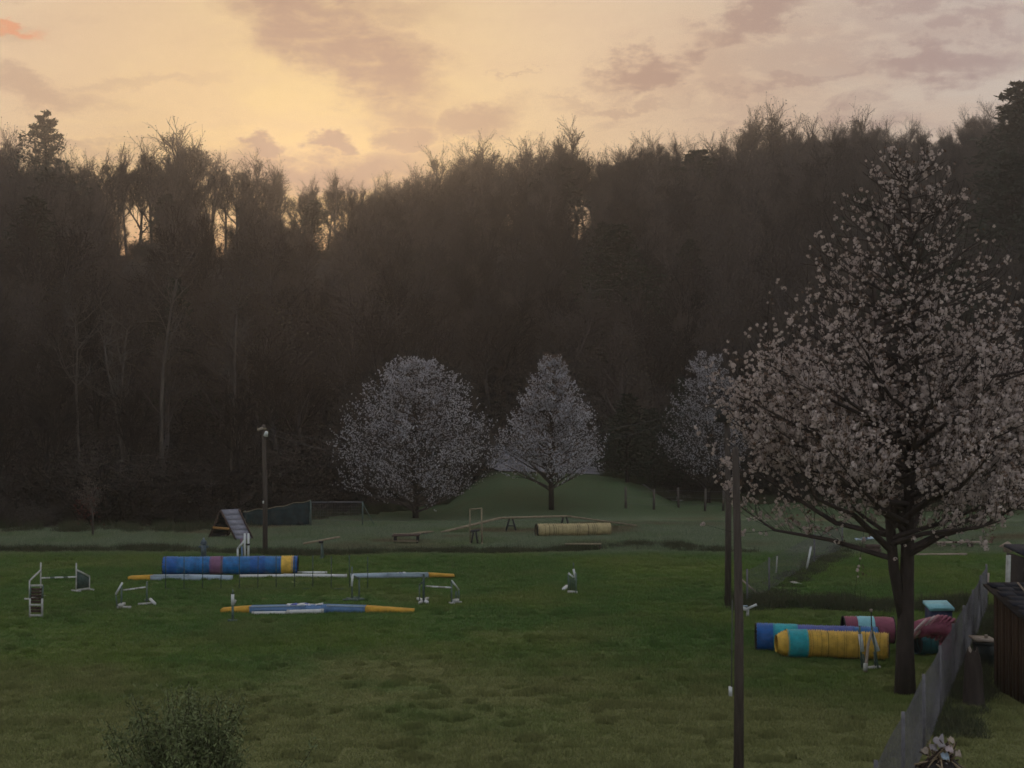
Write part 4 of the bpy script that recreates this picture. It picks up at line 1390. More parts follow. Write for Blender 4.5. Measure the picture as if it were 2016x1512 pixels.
def make_jumps():
    # far left jump with green wings
    gi, go, hi, ho = G(80, 1176), G(58, 1182), .90, .52
    gi2, go2 = G(150, 1166), G(176, 1163)
    root = thing('winged_jump', gi, 'green winged jump with striped bar at the far left', 'jump', JG)
    wing(root, gi, go, .78, .55, M_offw, M_offw, panel=None, spike=.22, foot_len=.3)
    wing(root, gi2, go2, .66, .42, M_offw, M_offw, panel=M_gpanel, spike=.2, foot_len=.45)
    striped_bar(root, at(80, 1138, gi[1]), at(150, 1136, gi2[1]), [M_white, M_offw, M_greenp, M_white, M_white, M_greenp, M_white, M_white])
    # slatted panel in front of it
    g = G(70, 1216)
    root = thing('slatted_panel', g, 'upright white-framed panel with brown slats in front of the far left jump', 'panel')
    xl, xr = G(59, 1216), G(83, 1216)
    for p in (xl, xr):
        MB().beam(p, p + up * .50, .045, .045).build('side_post', [M_offw], root)
        MB().beam(p + up * .50 + (0, .003, 0), p + up * .84 + (0, .06, 0), .035, .03).build('side_post', [M_greenp], root)
    for k, z in enumerate((.06, .33, .83)):
        MB().beam(xl + up * z + (0, -.025 + .06 * (z > .5), 0), xr + up * z + (0, -.025 + .06 * (z > .5), 0), .02, .055).build('rail', [M_offw], root)
    for z in (.17, .25, .41, .49, .57, .65, .73):
        y = .06 * max(0, (z - .5) / .34)
        MB().beam(xl + up * z + (.02, y, 0), xr + up * z + (-.02, y, 0), .016, .066).build('slat', [M_brownw], root)
    # second jump, white arm tilted
    gi, gi2 = G(239, 1198), G(289, 1190)
    root = thing('winged_jump', gi, 'low jump with one tilted white arm and pale feet, second from the left', 'jump', JG)
    MB().tube([gi, gi + up * .62], .024, 7).build('post', [M_greenp], root)
    MB().tube([gi2, gi2 + up * .64], .022, 7).build('post', [M_greenp], root)
    MB().tube([at(228, 1170, gi[1]), at(241, 1147, gi[1])], .03, 7).build('arm', [M_white], root)
    MB().tube([at(228, 1170, gi[1]), at(231, 1198, gi[1])], .018, 7).build('post', [M_greenp], root)
    striped_bar(root, at(243, 1162, gi[1]), at(286, 1156, gi2[1]), [M_offw, M_white, M_offw, M_white])
    MB().beam(G(231, 1199) + up * .04, G(258, 1199) + up * .04, .09, .07).build('foot', [M_offw], root)
    MB().beam(G(236, 1200) + up * .10, G(243, 1196) + up * .10, .12, .08).build('foot_block', [M_offw], root)
    MB().beam(G(272, 1192) + up * .035, G(300, 1190) + up * .035, .07, .05).build('foot', [M_offw], root)
    MB().tube([G(296, 1187) + up * .1, G(305, 1192) + up * .05], .045, 7).build('foot_cap', [M_white], root)
    MB().beam(G(285, 1186) + up * .06, G(300, 1186) + up * .1, .06, .05).build('foot', [M_greenp], root)
    # third: jump right of the weave poles
    gi, go = G(834, 1189), G(826, 1186)
    gi2, go2 = G(889, 1190), G(903, 1188)
    root = thing('winged_jump', gi, 'green jump with white bar and slanted white arm, right of the planks', 'jump', JG)
    wing(root, gi2, go2, .66, .38, M_greenp, M_white, M_offw, None, foot_len=.2)
    MB().beam(gi2 + up * .08 + (.03, 0, 0), go2 + up * .08 + (-.02, 0, 0), .08, .11).build('foot_block', [M_offw], root)
    MB().beam(go2 + up * .10 + (-.07, 0, 0), go2 + up * .34 + (-.07, 0, 0), .05, .03).build('stay', [M_greenp], root)
    MB().tube([gi, gi + up * .82], .034, 7).build('post', [M_gpanel], root)
    MB().tube([go, go + up * .5], .018, 7).build('post', [M_greenp], root)
    MB().tube([gi + up * .62, go + up * .5], .02, 7).build('arm', [M_greenp], root)
    striped_bar(root, at(838, 1154, gi[1]), at(889, 1157, gi2[1]), [M_offw, M_white, M_offw, M_white])
    MB().beam(G(823, 1183) + up * .06, G(841, 1190) + up * .06, .09, .07).build('foot', [M_white], root)
    MB().beam(G(826, 1191) + up * .05, G(842, 1184) + up * .09, .08, .06).build('foot', [M_offw], root)
    # lone greenish wing
    gi, go = G(693, 1182), G(707, 1181)
    root = thing('jump_wing', gi, 'single faint green jump wing standing between the two rows of planks', 'jump wing', JG)
    wing(root, gi, go, .70, .60, M_greenp, M_greenp, M_greenp, None, spike=.25, foot_len=.55)
    MB().tube([gi + up * .40 + (-.01, 0, 0), gi + up * .74 + (.02, 0, 0)], .034, 7).build('white_sleeve', [M_white], root)
    MB().beam(G(675, 1183) + up * .03, G(716, 1182) + up * .03, .06, .04).build('foot', [M_greenp], root)
    # lone post left of the blue plank
    g = G(458, 1224)
    root = thing('jump_upright', g, 'lone jump upright with white top crossing the front plank', 'upright')
    MB().tube([g, g + up * .45], .032, 7).build('post', [M_greenp], root)
    MB().tube([g + up * .42, g + up * .70], .042, 8).build('white_sleeve', [M_white], root)
    MB().tube([g + up * .70, g + up * .82], .020, 7).build('post_tip', [M_greenp], root)
    MB().beam(g + up * .44 + (.03, 0, 0), g + up * .56 + (.08, 0, 0), .03, .05).build('bar_cup', [M_offw], root)
    MB().beam(g + (-.12, 0, .03), g + (.12, 0, .03), .08, .05).build('foot', [M_greenp], root)
    # narrow jump seen end-on in the middle of the field
    gi, go = G(1119, 1168), G(1134, 1170)
    root = thing('winged_jump', gi, 'small jump seen end-on, alone in the middle of the lawn', 'jump', JG)
    MB().tube([gi, gi + up * .55], .022, 7).build('post', [M_greenp], root)
    MB().tube([go, go + up * .62], .024, 7).build('post', [M_greenp], root)
    MB().tube([at(1129, 1120, gi[1]), at(1134, 1142, gi[1])], .034, 7).build('arm', [M_white], root)
    MB().tube([at(1119, 1128, gi[1]), at(1129, 1137, gi[1])], .028, 7).build('arm', [M_white], root)
    MB().tube([at(1129, 1108, gi[1]), at(1129, 1120, gi[1])], .016, 7).build('post_tip', [M_greenp], root)
    MB().beam(G(1109, 1165) + up * .06, G(1117, 1158) + up * .06, .09, .08).build('foot', [M_white], root)
    MB().beam(G(1118, 1169) + up * .06, G(1136, 1170) + up * .06, .07, .07).build('foot', [M_offw], root)
    for k in range(3):
        MB().beam(gi + (go - gi) * (.25 + .25 * k) + up * .1, gi + (go - gi) * (.25 + .25 * k) + up * .46, .035, .02).build('slat', [M_gpanel], root)
    # end-on jump beside the yellow tunnel
    gl, gr, gm = G(1697, 1316), G(1729, 1318), G(1704, 1325)
    Y = gl[1]
    root = thing('winged_jump', gl, 'jump seen end-on with two white slats in front of the yellow tunnel', 'jump', JG)
    MB().tube([gl, at(1692, 1232, Y)], .020, 7).build('post', [M_greenp], root)
    MB().tube([gr, at(1716, 1232, Y)], .020, 7).build('post', [M_greenp], root)
    MB().beam(at(1693, 1248, Y), at(1698, 1283, Y), .035, .085, up=(1, 0, 0)).build('white_slat', [M_white], root)
    MB().beam(at(1717, 1250, Y), at(1729, 1282, Y), .035, .085, up=(1, 0, 0)).build('white_slat', [M_white], root)
    MB().tube([gm + up * .03, at(1709, 1270, Y - .1), at(1717, 1240, Y)], [.038, .030, .022], 8).build('leaning_bar', [M_tan], root)
    MB().tube([gm + up * .06 + (-.01, -.02, 0), gm + up * .20 + (.0, -.02, 0)], .05, 8).build('foot_cap', [M_offw], root)
    MB().beam(at(1700, 1288, Y) + (0, .02, 0), at(1702, 1318, Y) + (0, .02, 0), .10, .02, up=(1, 0, 0)).build('side_panel', [M_gpanel], root)
    MB().beam(at(1722, 1284, Y) + (0, .02, 0), at(1724, 1318, Y) + (0, .02, 0), .10, .02, up=(1, 0, 0)).build('side_panel', [M_gpanel], root)
    MB().beam(G(1709, 1318) + up * .03, G(1731, 1316) + up * .03, .09, .05).build('foot', [M_offw], root)
    MB().tube([at(1715, 1203, Y), at(1716, 1240, Y)], .012, 6).build('finial_rod', [M_woodd], root)
    MB().tube([at(1715, 1205, Y), at(1715, 1199, Y)], .032, 8).build('finial', [M_tan], root)
    # white jump behind the blue tunnel
    gl, gr = G(468, 1108), G(486, 1108)
    Y = gl[1]
    root = thing('winged_jump', gl, 'tall white winged jump standing behind the long blue tunnel', 'jump', JG)
    for x in (482, 489):
        MB().tube([G(x, 1108), at(x, 1050, Y)], .038, 8).build('post', [M_white], root)
    MB().tube([G(468, 1108), at(468, 1080, Y)], .036, 8).build('post', [M_white], root)
    MB().tube([at(468, 1080, Y), at(483, 1062, Y)], .036, 8).build('top_rail', [M_white], root)
    MB().tube([at(475, 1060, Y + .3), at(475, 1072, Y + .3)], .03, 8).build('post_tip', [M_purple], root)
    MB().beam(at(476, 1076, Y + .03), at(477, 1106, Y + .03), .16, .02, up=(1, 0, 0)).build('side_panel', [M_pblue], root)
    MB().beam(at(484, 1072, Y - .05), at(492, 1072, Y - .05), .03, .06).build('bar_cup', [M_woodd], root)
    MB().beam(G(465, 1110) + up * .05, G(494, 1110) + up * .05, .1, .08).build('foot', [M_offw], root)


make_jumps()


def weave():
    g0, g1 = G(326, 1161), G(724, 1161)
    root = thing('weave_poles', (g0 + g1) / 2, 'row of twelve thin dark weave poles in front of the long blue tunnel', 'weave poles')
    MB().beam(g0 + up * .02, g1 + up * .02, .06, .03).build('base_rail', [M_gpanel], root)
    for k in range(12):
        p = g0 + (g1 - g0) * k / 11
        MB().tube([p, p + up * R.uniform(.98, 1.05) + (R.uniform(-.01, .01), 0, 0)], .0135, 6).build('pole', [M_gpanel], root)
        # lower sleeve


weave()


def plank(name, a, b, label, parts, width=.32, thick=.13, group='planks lying in the grass', tilt=0.0):
    """long board on edge supports; parts: (f0, f1, material, name)"""
    a, b = np.array(a, float), np.array(b, float)
    root = thing(name, (a + b) / 2, label, 'plank', group)
    for f0, f1, m, nm in parts:
        p, q = a + (b - a) * f0, a + (b - a) * f1
        MB().beam(p + up * (thick / 2 + .035), q + up * (thick / 2 + .035), width, thick).build(nm, [m], root)
    for f in (.12, .5, .88):
        p = a + (b - a) * f
        MB().box(p + up * .025, (.08, width * .8, .07)).build('support_block', [M_woodd], root)
    return root


def planks():
    def ramp(name, x0, x1, y, label, seq):
        a, b = G(x0, y), G(x1, y)
        root = thing(name, (a + b) / 2, label, 'plank', 'contact planks lying in the grass')
        n = len(seq)
        for k, (f0, f1, z0, z1, m, nm) in enumerate(seq):
            p, q = a + (b - a) * f0 + up * z0, a + (b - a) * f1 + up * z1
            d = (b - a) / np.linalg.norm(b - a); s = np.array((-d[1], d[0], 0)) * .19
            lo = lambda v: np.array((v[0], v[1], a[2] + .004))
            V = [p - s, q - s, q + s, p + s, lo(p - s), lo(q - s), lo(q + s), lo(p + s)]
            MB().add(V, np.array([(0, 1, 2, 3), (4, 7, 6, 5), (0, 4, 5, 1), (1, 5, 6, 2), (2, 6, 7, 3), (3, 7, 4, 0)])).build(nm, [m], root)
            if k in (1, n - 2):
                MB().beam(p - s * 1.02 + up * .004, q - s * 1.02 + up * .004, .012, .03).build('edge_strip', [M_plight], root)
    ramp('low_walk', 437, 815, 1205, 'low blue board walk with yellow ends lying in the front of the field',
         [(0, .15, .10, .16, M_orange, 'yellow_ramp'), (.15, .44, .16, .19, M_pblue, 'blue_deck'), (.44, .55, .19, .19, M_pblue, 'joint_panel'), (.55, .75, .19, .16, M_pblue, 'blue_deck'), (.75, 1, .16, .07, M_orange, 'yellow_ramp')])
    ramp('low_walk', 255, 456, 1142, 'pale blue plank with yellow left end in front of the long blue tunnel',
         [(0, .22, .12, .15, M_orange, 'yellow_ramp'), (.22, .6, .15, .16, M_plight, 'pale_deck'), (.6, 1, .16, .13, M_plight, 'pale_deck')])
    ramp('low_walk', 690, 894, 1138, 'pale blue plank with yellow right end behind the green jump',
         [(0, .35, .12, .15, M_plight, 'pale_deck'), (.35, .75, .15, .16, M_plight, 'pale_deck'), (.75, 1, .16, .11, M_orange, 'yellow_ramp')])
    # loose white poles
    for (x0, y0, x1, y1, w, lab) in [
            (472, 1138, 600, 1137, .055, 'white pole lying left of the fanned pole ends, touching the tunnel'),
            (560, 1137, 682, 1138, .060, 'longest white pole of the bundle by the blue tunnel end'),
            (566, 1131, 643, 1131, .050, 'white pole tucked against the yellow end of the blue tunnel'),
            (497, 1211, 566, 1210, .045, 'thin white pole in the grass in front of the low blue walk'),
            (566, 1210, 636, 1208, .060, 'thick white pole in the grass in front of the low blue walk')]:
        a, b = G(x0, y0), G(x1, y1)
        root = thing('white_pole', (a + b) / 2, lab, 'pole', 'loose white poles in the grass')
        MB().tube([a + up * w, b + up * w], w, 8).build('shaft', [M_white], root)
        for e, s in ((a, 1), (b, -1)):
            d = (b - a) / np.linalg.norm(b - a) * s
            MB().tube([e + up * w - d * .02, e + up * w + d * .05], w * 1.12, 8).build('end_cap', [M_offw], root)
    # cloths left on the planks
    def cloth(x, y, Y, w, m1, m2, label, seed):
        r = np.random.default_rng(seed)
        p = at(x, y, Y)
        root = thing('crumpled_cloth', p, label, 'cloth')
        nn = 9
        X, Yy = np.meshgrid(np.linspace(-1, 1, nn), np.linspace(-1, 1, 6))
        def sheet(off, sc_, m, nm):
            Z = .05 * np.abs(np.sin(X * 3 + r.uniform(0, 6)) * np.cos(Yy * 2.2 + r.uniform(0, 6))) + r.uniform(0, .03, X.shape) + .012
            V = np.stack([X * w * sc_ + off, Yy * .16, Z], -1).reshape(-1, 3) + p
            i = np.arange(nn * 6).reshape(6, nn)
            Q = np.stack([i[:-1, :-1], i[:-1, 1:], i[1:, 1:], i[1:, :-1]], -1).reshape(-1, 4)
            o = MB().add(V, Q).build(nm, [m], root, True)
            sol = o.modifiers.new('thickness', 'SOLIDIFY'); sol.thickness = .012
        sheet(0, 1.0, m1, 'fabric')
        sheet(-.25 * w, .55, m2, 'fabric_fold')
    gY = G(620, 1205)[1]
    cloth(600, 1193.5, gY, .48, M_white, M_indigo, 'white and indigo cloth dropped on the middle of the low walk', 5)
    gY = G(790, 1138)[1]
    cloth(790, 1131.5, gY, .17, M_white, M_indigo, 'small white cloth dropped on the pale plank behind the green jump', 6)


planks()


def a_frame():
    g = G(455, 1062); Y = g[1]
    root = thing('a_frame', g, 'slate-grey A-frame ramp with ochre crossbar at the edge of the wood', 'A-frame ramp')
    apl, apr = at(434, 1006, Y), at(470, 1004, Y + .3)
    bl, br = at(464, 1069, Y - .6), at(498, 1060, Y - .3)       # foot of the visible ramp
    bl[2] = H(bl[0], bl[1]); br[2] = H(br[0], br[1])
    fl = at(411, 1062, Y + .3); fl[2] = H(fl[0], fl[1]); fr = fl + (apr - apl); fr[2] = fl[2]
    def deck(q, nm, n=6):
        a, b, c, d = (np.array(v, float) for v in q)      # top edge a-b, foot d-c
        nrm = np.cross(b - a, d - a); nrm /= np.linalg.norm(nrm)
        for k in range(n):
            f0, f1 = k / n + .004, (k + 1) / n - .004
            P = [a + (d - a) * f0, b + (c - b) * f0, b + (c - b) * f1, a + (d - a) * f1]
            lift = nrm * (.002 * (k % 2))
            V = [v + lift for v in P] + [v + lift - nrm * .035 for v in P]
            MB().add(V, np.array([(0, 1, 2, 3), (7, 6, 5, 4), (0, 4, 5, 1), (1, 5, 6, 2), (2, 6, 7, 3), (3, 7, 4, 0)])).build(nm, [M_slate], root)
        for k in range(n):
            f = (k + .5) / n
            MB().beam(a + (d - a) * f + nrm * .012, b + (c - b) * f + nrm * .012, .02, .03).build('cleat', [M_slate], root)
        MB().beam(a - nrm * .05, d - nrm * .05, .05, .06).build('side_rail', [M_brownw], root)
        MB().beam(b - nrm * .05, c - nrm * .05, .05, .06).build('side_rail', [M_brownw], root)
    deck((apl, apr, br, bl), 'ramp_board')
    # far ramp: shade of its underside put into the dark board colour
    n2 = 1
    for p, q in ((apl, fl), (apr, fr)):
        MB().beam(p, q, .06, .07).build('side_rail', [M_brownw], root)
    for k in range(6):
        f0, f1 = k / 6 + .004, (k + 1) / 6 - .004
        P = [apl + (fl - apl) * f0, apr + (fr - apr) * f0, apr + (fr - apr) * f1, apl + (fl - apl) * f1]
        nrm = np.cross(P[1] - P[0], P[3] - P[0]); nrm /= np.linalg.norm(nrm)
        V = [v + nrm * .05 for v in P] + [v + nrm * .08 for v in P]
        MB().add(V, np.array([(3, 2, 1, 0), (4, 5, 6, 7), (0, 1, 5, 4), (1, 2, 6, 5), (2, 3, 7, 6), (3, 0, 4, 7)])).build('ramp_board', [M_woodd], root)
    c1 = apl + (fl - apl) * .60; c2 = apl + (bl - apl) * .60
    MB().beam(c1 + (0, -.06, 0), c2 + (0, -.06, 0), .05, .10).build('crossbar', [mat('ochre_bar', (.36, .20, .07), .7)], root)
    MB().tube([apl + up * .02, apr + up * .02], .03, 8).build('hinge_pipe', [M_slate], root)


a_frame()


def raised_walk():
    Y0 = G(1000, 1046)[1]
    root = thing('dog_walk', at(1005, 1046, Y0), 'raised weathered wooden dog walk with ramps at both ends', 'dog walk')
    def wp(x, y): return at(x, y, Y0)
    pts = [wp(868, 1049), wp(986, 1019.5), wp(1115, 1016), wp(1248, 1037)]
    pts[0][1] -= .9; pts[3][1] += .5
    g0 = G(868, 1051); pts[0] = g0 + up * .05
    g3 = G(1250, 1037); pts[3] = g3 + up * .06
    for k in range(3):
        MB().beam(pts[k], pts[k + 1], .30, .065).build('plank', [M_wood], root)
    for k in range(3):
        for f in np.linspace(.06, .94, 10):
            if k == 1:
                continue
            p = pts[k] + (pts[k + 1] - pts[k]) * f + up * .04
            MB().beam(p + (0, -.14, 0), p + (0, .14, 0), .02, .018).build('cleat', [M_wood], root)
    for x, yt in ((1006, 1021), (1112, 1018)):
        top = wp(x, yt); gz = float(H(top[0], top[1]))
        for dx in (-.22, .22):
            MB().beam(top + (dx * .3, -.08, 0), np.array((top[0] + dx, top[1] - .25, gz)), .05, .05).build('trestle_leg', [M_woodd], root)
            MB().beam(top + (dx * .3, .08, 0), np.array((top[0] + dx, top[1] + .25, gz)), .05, .05).build('trestle_leg', [M_woodd], root)
        MB().beam(top + (-.17, -.18, -.3), top + (.17, -.18, -.3), .04, .04).build('trestle_brace', [M_woodd], root)
    # upright gate the ramp passes through
    gl, gr = G(926, 1071), G(949, 1071)
    r2 = thing('tyre_jump_frame', gl, 'tall thin wooden frame standing before the left ramp of the dog walk', 'jump frame')
    Yg = gl[1]
    MB().beam(gl, at(925, 1003, Yg), .05, .05).build('post', [M_wood], r2)
    MB().beam(gr, at(948, 1001, Yg), .05, .05).build('post', [M_wood], r2)
    MB().beam(at(924, 1003, Yg - .027), at(949, 1000.5, Yg - .027), .05, .05).build('top_bar', [M_wood], r2)
    MB().beam(gl + (-.0, -.35, .03), gl + (0, .35, .03), .06, .06).build('foot', [M_wood], r2)
    MB().beam(gr + (-.0, -.35, .03), gr + (0, .35, .03), .06, .06).build('foot', [M_wood], r2)
    g = G(934, 1072)
    r3 = thing('trestle', g, 'small dark trestle under the thin wooden frame', 'trestle')
    for dx in (-.13, .13):
        MB().beam(g + (dx, 0, 0), g + (dx * .3, 0, .52), .05, .05).build('leg', [M_woodd], r3)
        MB().beam(g + (dx, .35, 0), g + (dx * .3, .3, .52), .05, .05).build('leg', [M_woodd], r3)
    MB().beam(g + (-.16, .15, .5), g + (.20, .15, .56), .34, .07).build('top_board', [M_woodd], r3)
    # see-saw
    g = G(634, 1100)
    r4 = thing('seesaw', g, 'tilted wooden seesaw plank right of the long blue tunnel', 'seesaw')
    a, b = at(597, 1070.5, g[1]), at(669, 1057, g[1] + .3)
    MB().beam(a, b, .26, .05).build('plank', [M_wood], r4)
    mid = (a + b) / 2
    MB().beam(g + (0, -.12, 0), mid + (0, -.06, -.03), .06, .06).build('leg', [M_greenp], r4)
    MB().beam(g + (0, .25, 0), mid + (0, .12, -.03), .06, .06).build('leg', [M_greenp], r4)
    MB().tube([mid + (-.08, -.15, -.05), mid + (.08, -.15, -.05)], .04, 8).build('pivot', [M_woodd], r4)
    MB().beam(g + (-.02, -.25, .03), g + (-.02, .4, .03), .08, .05).build('foot', [M_greenp], r4)
    # pause table
    g = G(800, 1070)
    r5 = thing('pause_table', g, 'low dark wooden table by the foot of the dog walk ramp', 'table')
    for k in range(5):
        MB().beam(g + (-.55, -.3 + k * .2, .33), g + (.55, -.3 + k * .2, .35), .18, .04).build('top_board', [M_wood if k == 4 else M_brownw], r5)
    for dx in (-.45, .45):
        for dy in (-.25, .45):
            MB().beam(g + (dx, dy, 0), g + (dx, dy, .31), .07, .07).build('leg', [M_woodd], r5)
    MB().beam(g + (-.5, -.34, .12), g + (.5, -.34, .12), .03, .05).build('rail', [M_wood], r5)
    # low bench rail on the right
    g = G(1150, 1084)
    r6 = thing('low_bench', g, 'low grey bench rail in front of the straw-yellow tunnel', 'bench')
    a, b = at(1112, 1071, g[1]), at(1184, 1071, g[1])
    MB().beam(a, b, .22, .045).build('seat', [M_wood], r6)
    for x in (1116, 1181):
        p = G(x, 1084)
        MB().beam(p + (0, -.07, 0), at(x, 1072, p[1]) + (0, -.07, 0), .05, .05).build('leg', [M_brownw], r6)
        MB().beam(p + (0, .07, 0), at(x, 1072, p[1]) + (0, .07, 0), .05, .05).build('leg', [M_brownw], r6)
    # loose rail beside the table
    g0, g1 = G(812, 1056), G(850, 1052)
    r7 = thing('loose_board', (g0 + g1) / 2, 'pale loose board lying left of the dog walk ramp', 'board')
    MB().beam(g0 + up * .12, g1 + up * .12, .25, .05).build('board', [M_wood], r7)
    MB().box((g0 + g1) / 2 + up * .045, (.5, .2, .09)).build('support_block', [M_woodd], r7)


raised_walk()


def hydrant():
    g = G(401, 1097)
    root = thing('hydrant_post', g, 'small blue-grey hydrant-shaped post left behind the long blue tunnel', 'hydrant')
    MB().tube([g, g + up * .05], .15, 12).build('base_flange', [M_hydr], root)
    MB().tube([g + up * .05, g + up * .48], [.10, .095], 12).build('barrel', [M_hydr], root, True)
    MB().tube([g + up * .48, g + up * .52], .13, 12).build('collar', [M_hydr], root)
    MB().tube([g + up * .52, g + up * .60, g + up * .65], [.11, .09, .02], 12).build('dome', [M_hydr], root, True)
    MB().tube([g + up * .65, g + up * .70], .025, 8).build('top_nut', [M_plight], root)
    for s in (-1, 1):
        MB().tube([g + up * .38 + (s * .08, 0, 0), g + up * .38 + (s * .17, 0, 0)], .045, 8).build('side_cap', [M_hydr], root)


hydrant()


# ------------------------------------------------------------------ poles, cable
def light_pole(x_top, y_top, x_base, y_base, r0, r1, label, lamp=None, box=None, Y=None):
    g = G(x_base, y_base) if Y is None else at(x_base, y_base, Y)
    g[2] = float(H(g[0], g[1]))
    top = at(x_top, y_top, g[1])
    root = thing('wooden_pole', g, label, 'pole', 'wooden light poles round the field')
    mid = (g + top) / 2 + np.array((.03, 0, 0))
    MB().tube([g - up * .1, mid, top - up * .06, top], [r0, (r0 + r1) / 2, r1, r1 * .75], 10).build('shaft', [M_polew], root, True)
    if lamp == 'flood':
        p = top + (-.06, -.06, -.17)
        o = MB().beam(top + (-.22, -.10, -.15), top + (.12, -.10, -.15), .05, .06).build('crossarm', [M_wood], root)
        MB().beam(top + (-.2, -.14, -.20), top + (.0, -.14, -.12), .12, .10).build('junction_box', [M_tan], root)
        MB().tube([top + (.10, -.16, -.42), top + (.15, -.22, -.26)], [.09, .06], 9).build('floodlight', [M_white], root, True)
        MB().tube([top + (.05, -.05, -.30), top + (.12, -.18, -.30)], .015, 6).build('lamp_bracket', [M_woodd], root)
        MB().tube([g + up * 1.9 + (-.06, -.10, 0), g + up * 2.0 + (-.06, -.10, 0)], .03, 6).build('insulator', [M_white], root)
    if lamp == 'can':
        MB().tube([top + (-.12, -.2, -.55), top + (-.12, -.2, -.05)], .2, 12).build('transformer_can', [M_woodd], root, True)
        MB().beam(top + (-.5, -.08, -.1), top + (.4, -.08, -.1), .08, .09).build('crossarm', [M_polew], root)
        MB().beam(top + (-.12, -.2, -.3), top + (0, 0, -.3), .05, .05).build('can_bracket', [M_woodd], root)
    if box is not None:
        p = at(box[0], box[1], g[1])
        MB().box(p + (0.0, 0, 0), (.045, .07, .13)).build('outlet_box', [M_white], root)
        MB().tube([p + (.015, -.01, .06), p + (.03, -.01, 1.3)], .008, 5).build('conduit', [M_cable], root)
    return top


t1 = light_pole(519, 836, 522, 1091, .10, .075, 'wooden light pole with white floodlight near the slate A-frame', 'flood')
t2 = light_pole(1431, 792, 1433, 1193, .092, .075, 'farther wooden pole with dark can, just left of the nearest pole', 'can')
t3 = light_pole(1448, 880, 1454, 1560, .076, .048, 'nearest wooden pole with small white box, in front of the blossoms', None, (1438, 1361), 21.0)


def cable(a, b, sag, label, r=.007):
    t = np.linspace(0, 1, 25)[:, None]
    P = a + (b - a) * t - np.array((0, 0, 1.0)) * (4 * sag * t * (1 - t))
    o = MB().tube(P, r, 5).build('overhead_cable', [M_cable], None, True)
    tag(o, label, 'cable', 'overhead cables between poles')


cable(t1 + (.1, 0, -.15), t2 + (-.4, 0, -.08), .95, 'upper overhead cable sagging from floodlight pole to the dark-can pole')
cable(t1 + (.1, 0, -.28), t2 + (-.4, 0, -.14), 1.35, 'lower overhead cable sagging from floodlight pole to the dark-can pole')


# ------------------------------------------------------------------ fences
def chain_fence(a, b, h, label, posts, name='chain_link_fence', mesh=.055, wr=.0017, rail=True, lean=None):
    a, b = np.array(a, float), np.array(b, float)
    L_ = np.linalg.norm((b - a)[:2]); d = (b - a) / L_; d[2] = 0
    root = thing(name, a, label, 'fence', 'wire fences')
    def pt(s, z):
        p = a + d * s; p[2] = float(H(p[0], p[1])) + z
        return p
    n = int(L_ / mesh)
    P = []
    for sgn in (1, -1):
        for k in range(-int(h / mesh), n + int(h / mesh)):
            s0 = k * mesh if sgn == 1 else k * mesh + h
            s1 = s0 + sgn * h
            z0, z1 = 0.02, h
            lo, hi = min(s0, s1), max(s0, s1)
            if hi < 0 or lo > L_:
                continue
            def clip(s):
                return min(max(s, 0), L_)
            c0, c1 = clip(s0), clip(s1)
            zz0 = h * abs(c0 - s0) / h; zz1 = h - h * abs(c1 - s1) / h
            if zz1 - zz0 < .05:
                continue
            P.append((pt(c0, zz0 + .02), pt(c1, zz1)))
    P = np.array(P)
    off = np.array((-d[1], d[0], 0)) * .004
    wob = np.sin(P[:, :, 1] * 1.7)[..., None] * off * 3
    P = P + wob
    v, q = tubes(P, np.full(P.shape[:2], wr), 3)
    m = MB().add(v, q).build('wire_mesh', [M_galv], root)
    for s in posts:
        MB().tube([pt(s, -.1), pt(s, h + .05)], .028, 8).build('post', [M_galv], root)
    if rail:
        MB().tube([pt(s, h) for s in np.linspace(0, L_, 20)], .017, 6).build('top_rail', [M_galv], root)
    return root


_a, _b = np.array((7.09 - 9.9 * .382, 15.0, 0)), np.array((12.85, 39.95, 0))
chain_fence(_a, _b, 1.2, 'long chain-link fence running up beside the forked tree', [0, 3, 6, 9, 12, 15, 18, 21, 24, 26.6], rail=False)
g = G(1944, 1172)
root = thing('fence_stake', g, 'short pale stake at the far end of the long wire fence', 'stake')
MB().tube([g, g + up * .3, at(1946, 1128, g[1])], [.04, .045, .035], 7).build('shaft', [M_tan], root)
_a2, _b2 = np.array((6.5, 40.8, 0)), np.array((13.0, 58.0, 0))
chain_fence(_a2, _b2, .95, 'low sagging wire fence receding behind the two wooden poles', [0, 3.2, 11.5, 18.3], mesh=.075, wr=.0015, rail=False)


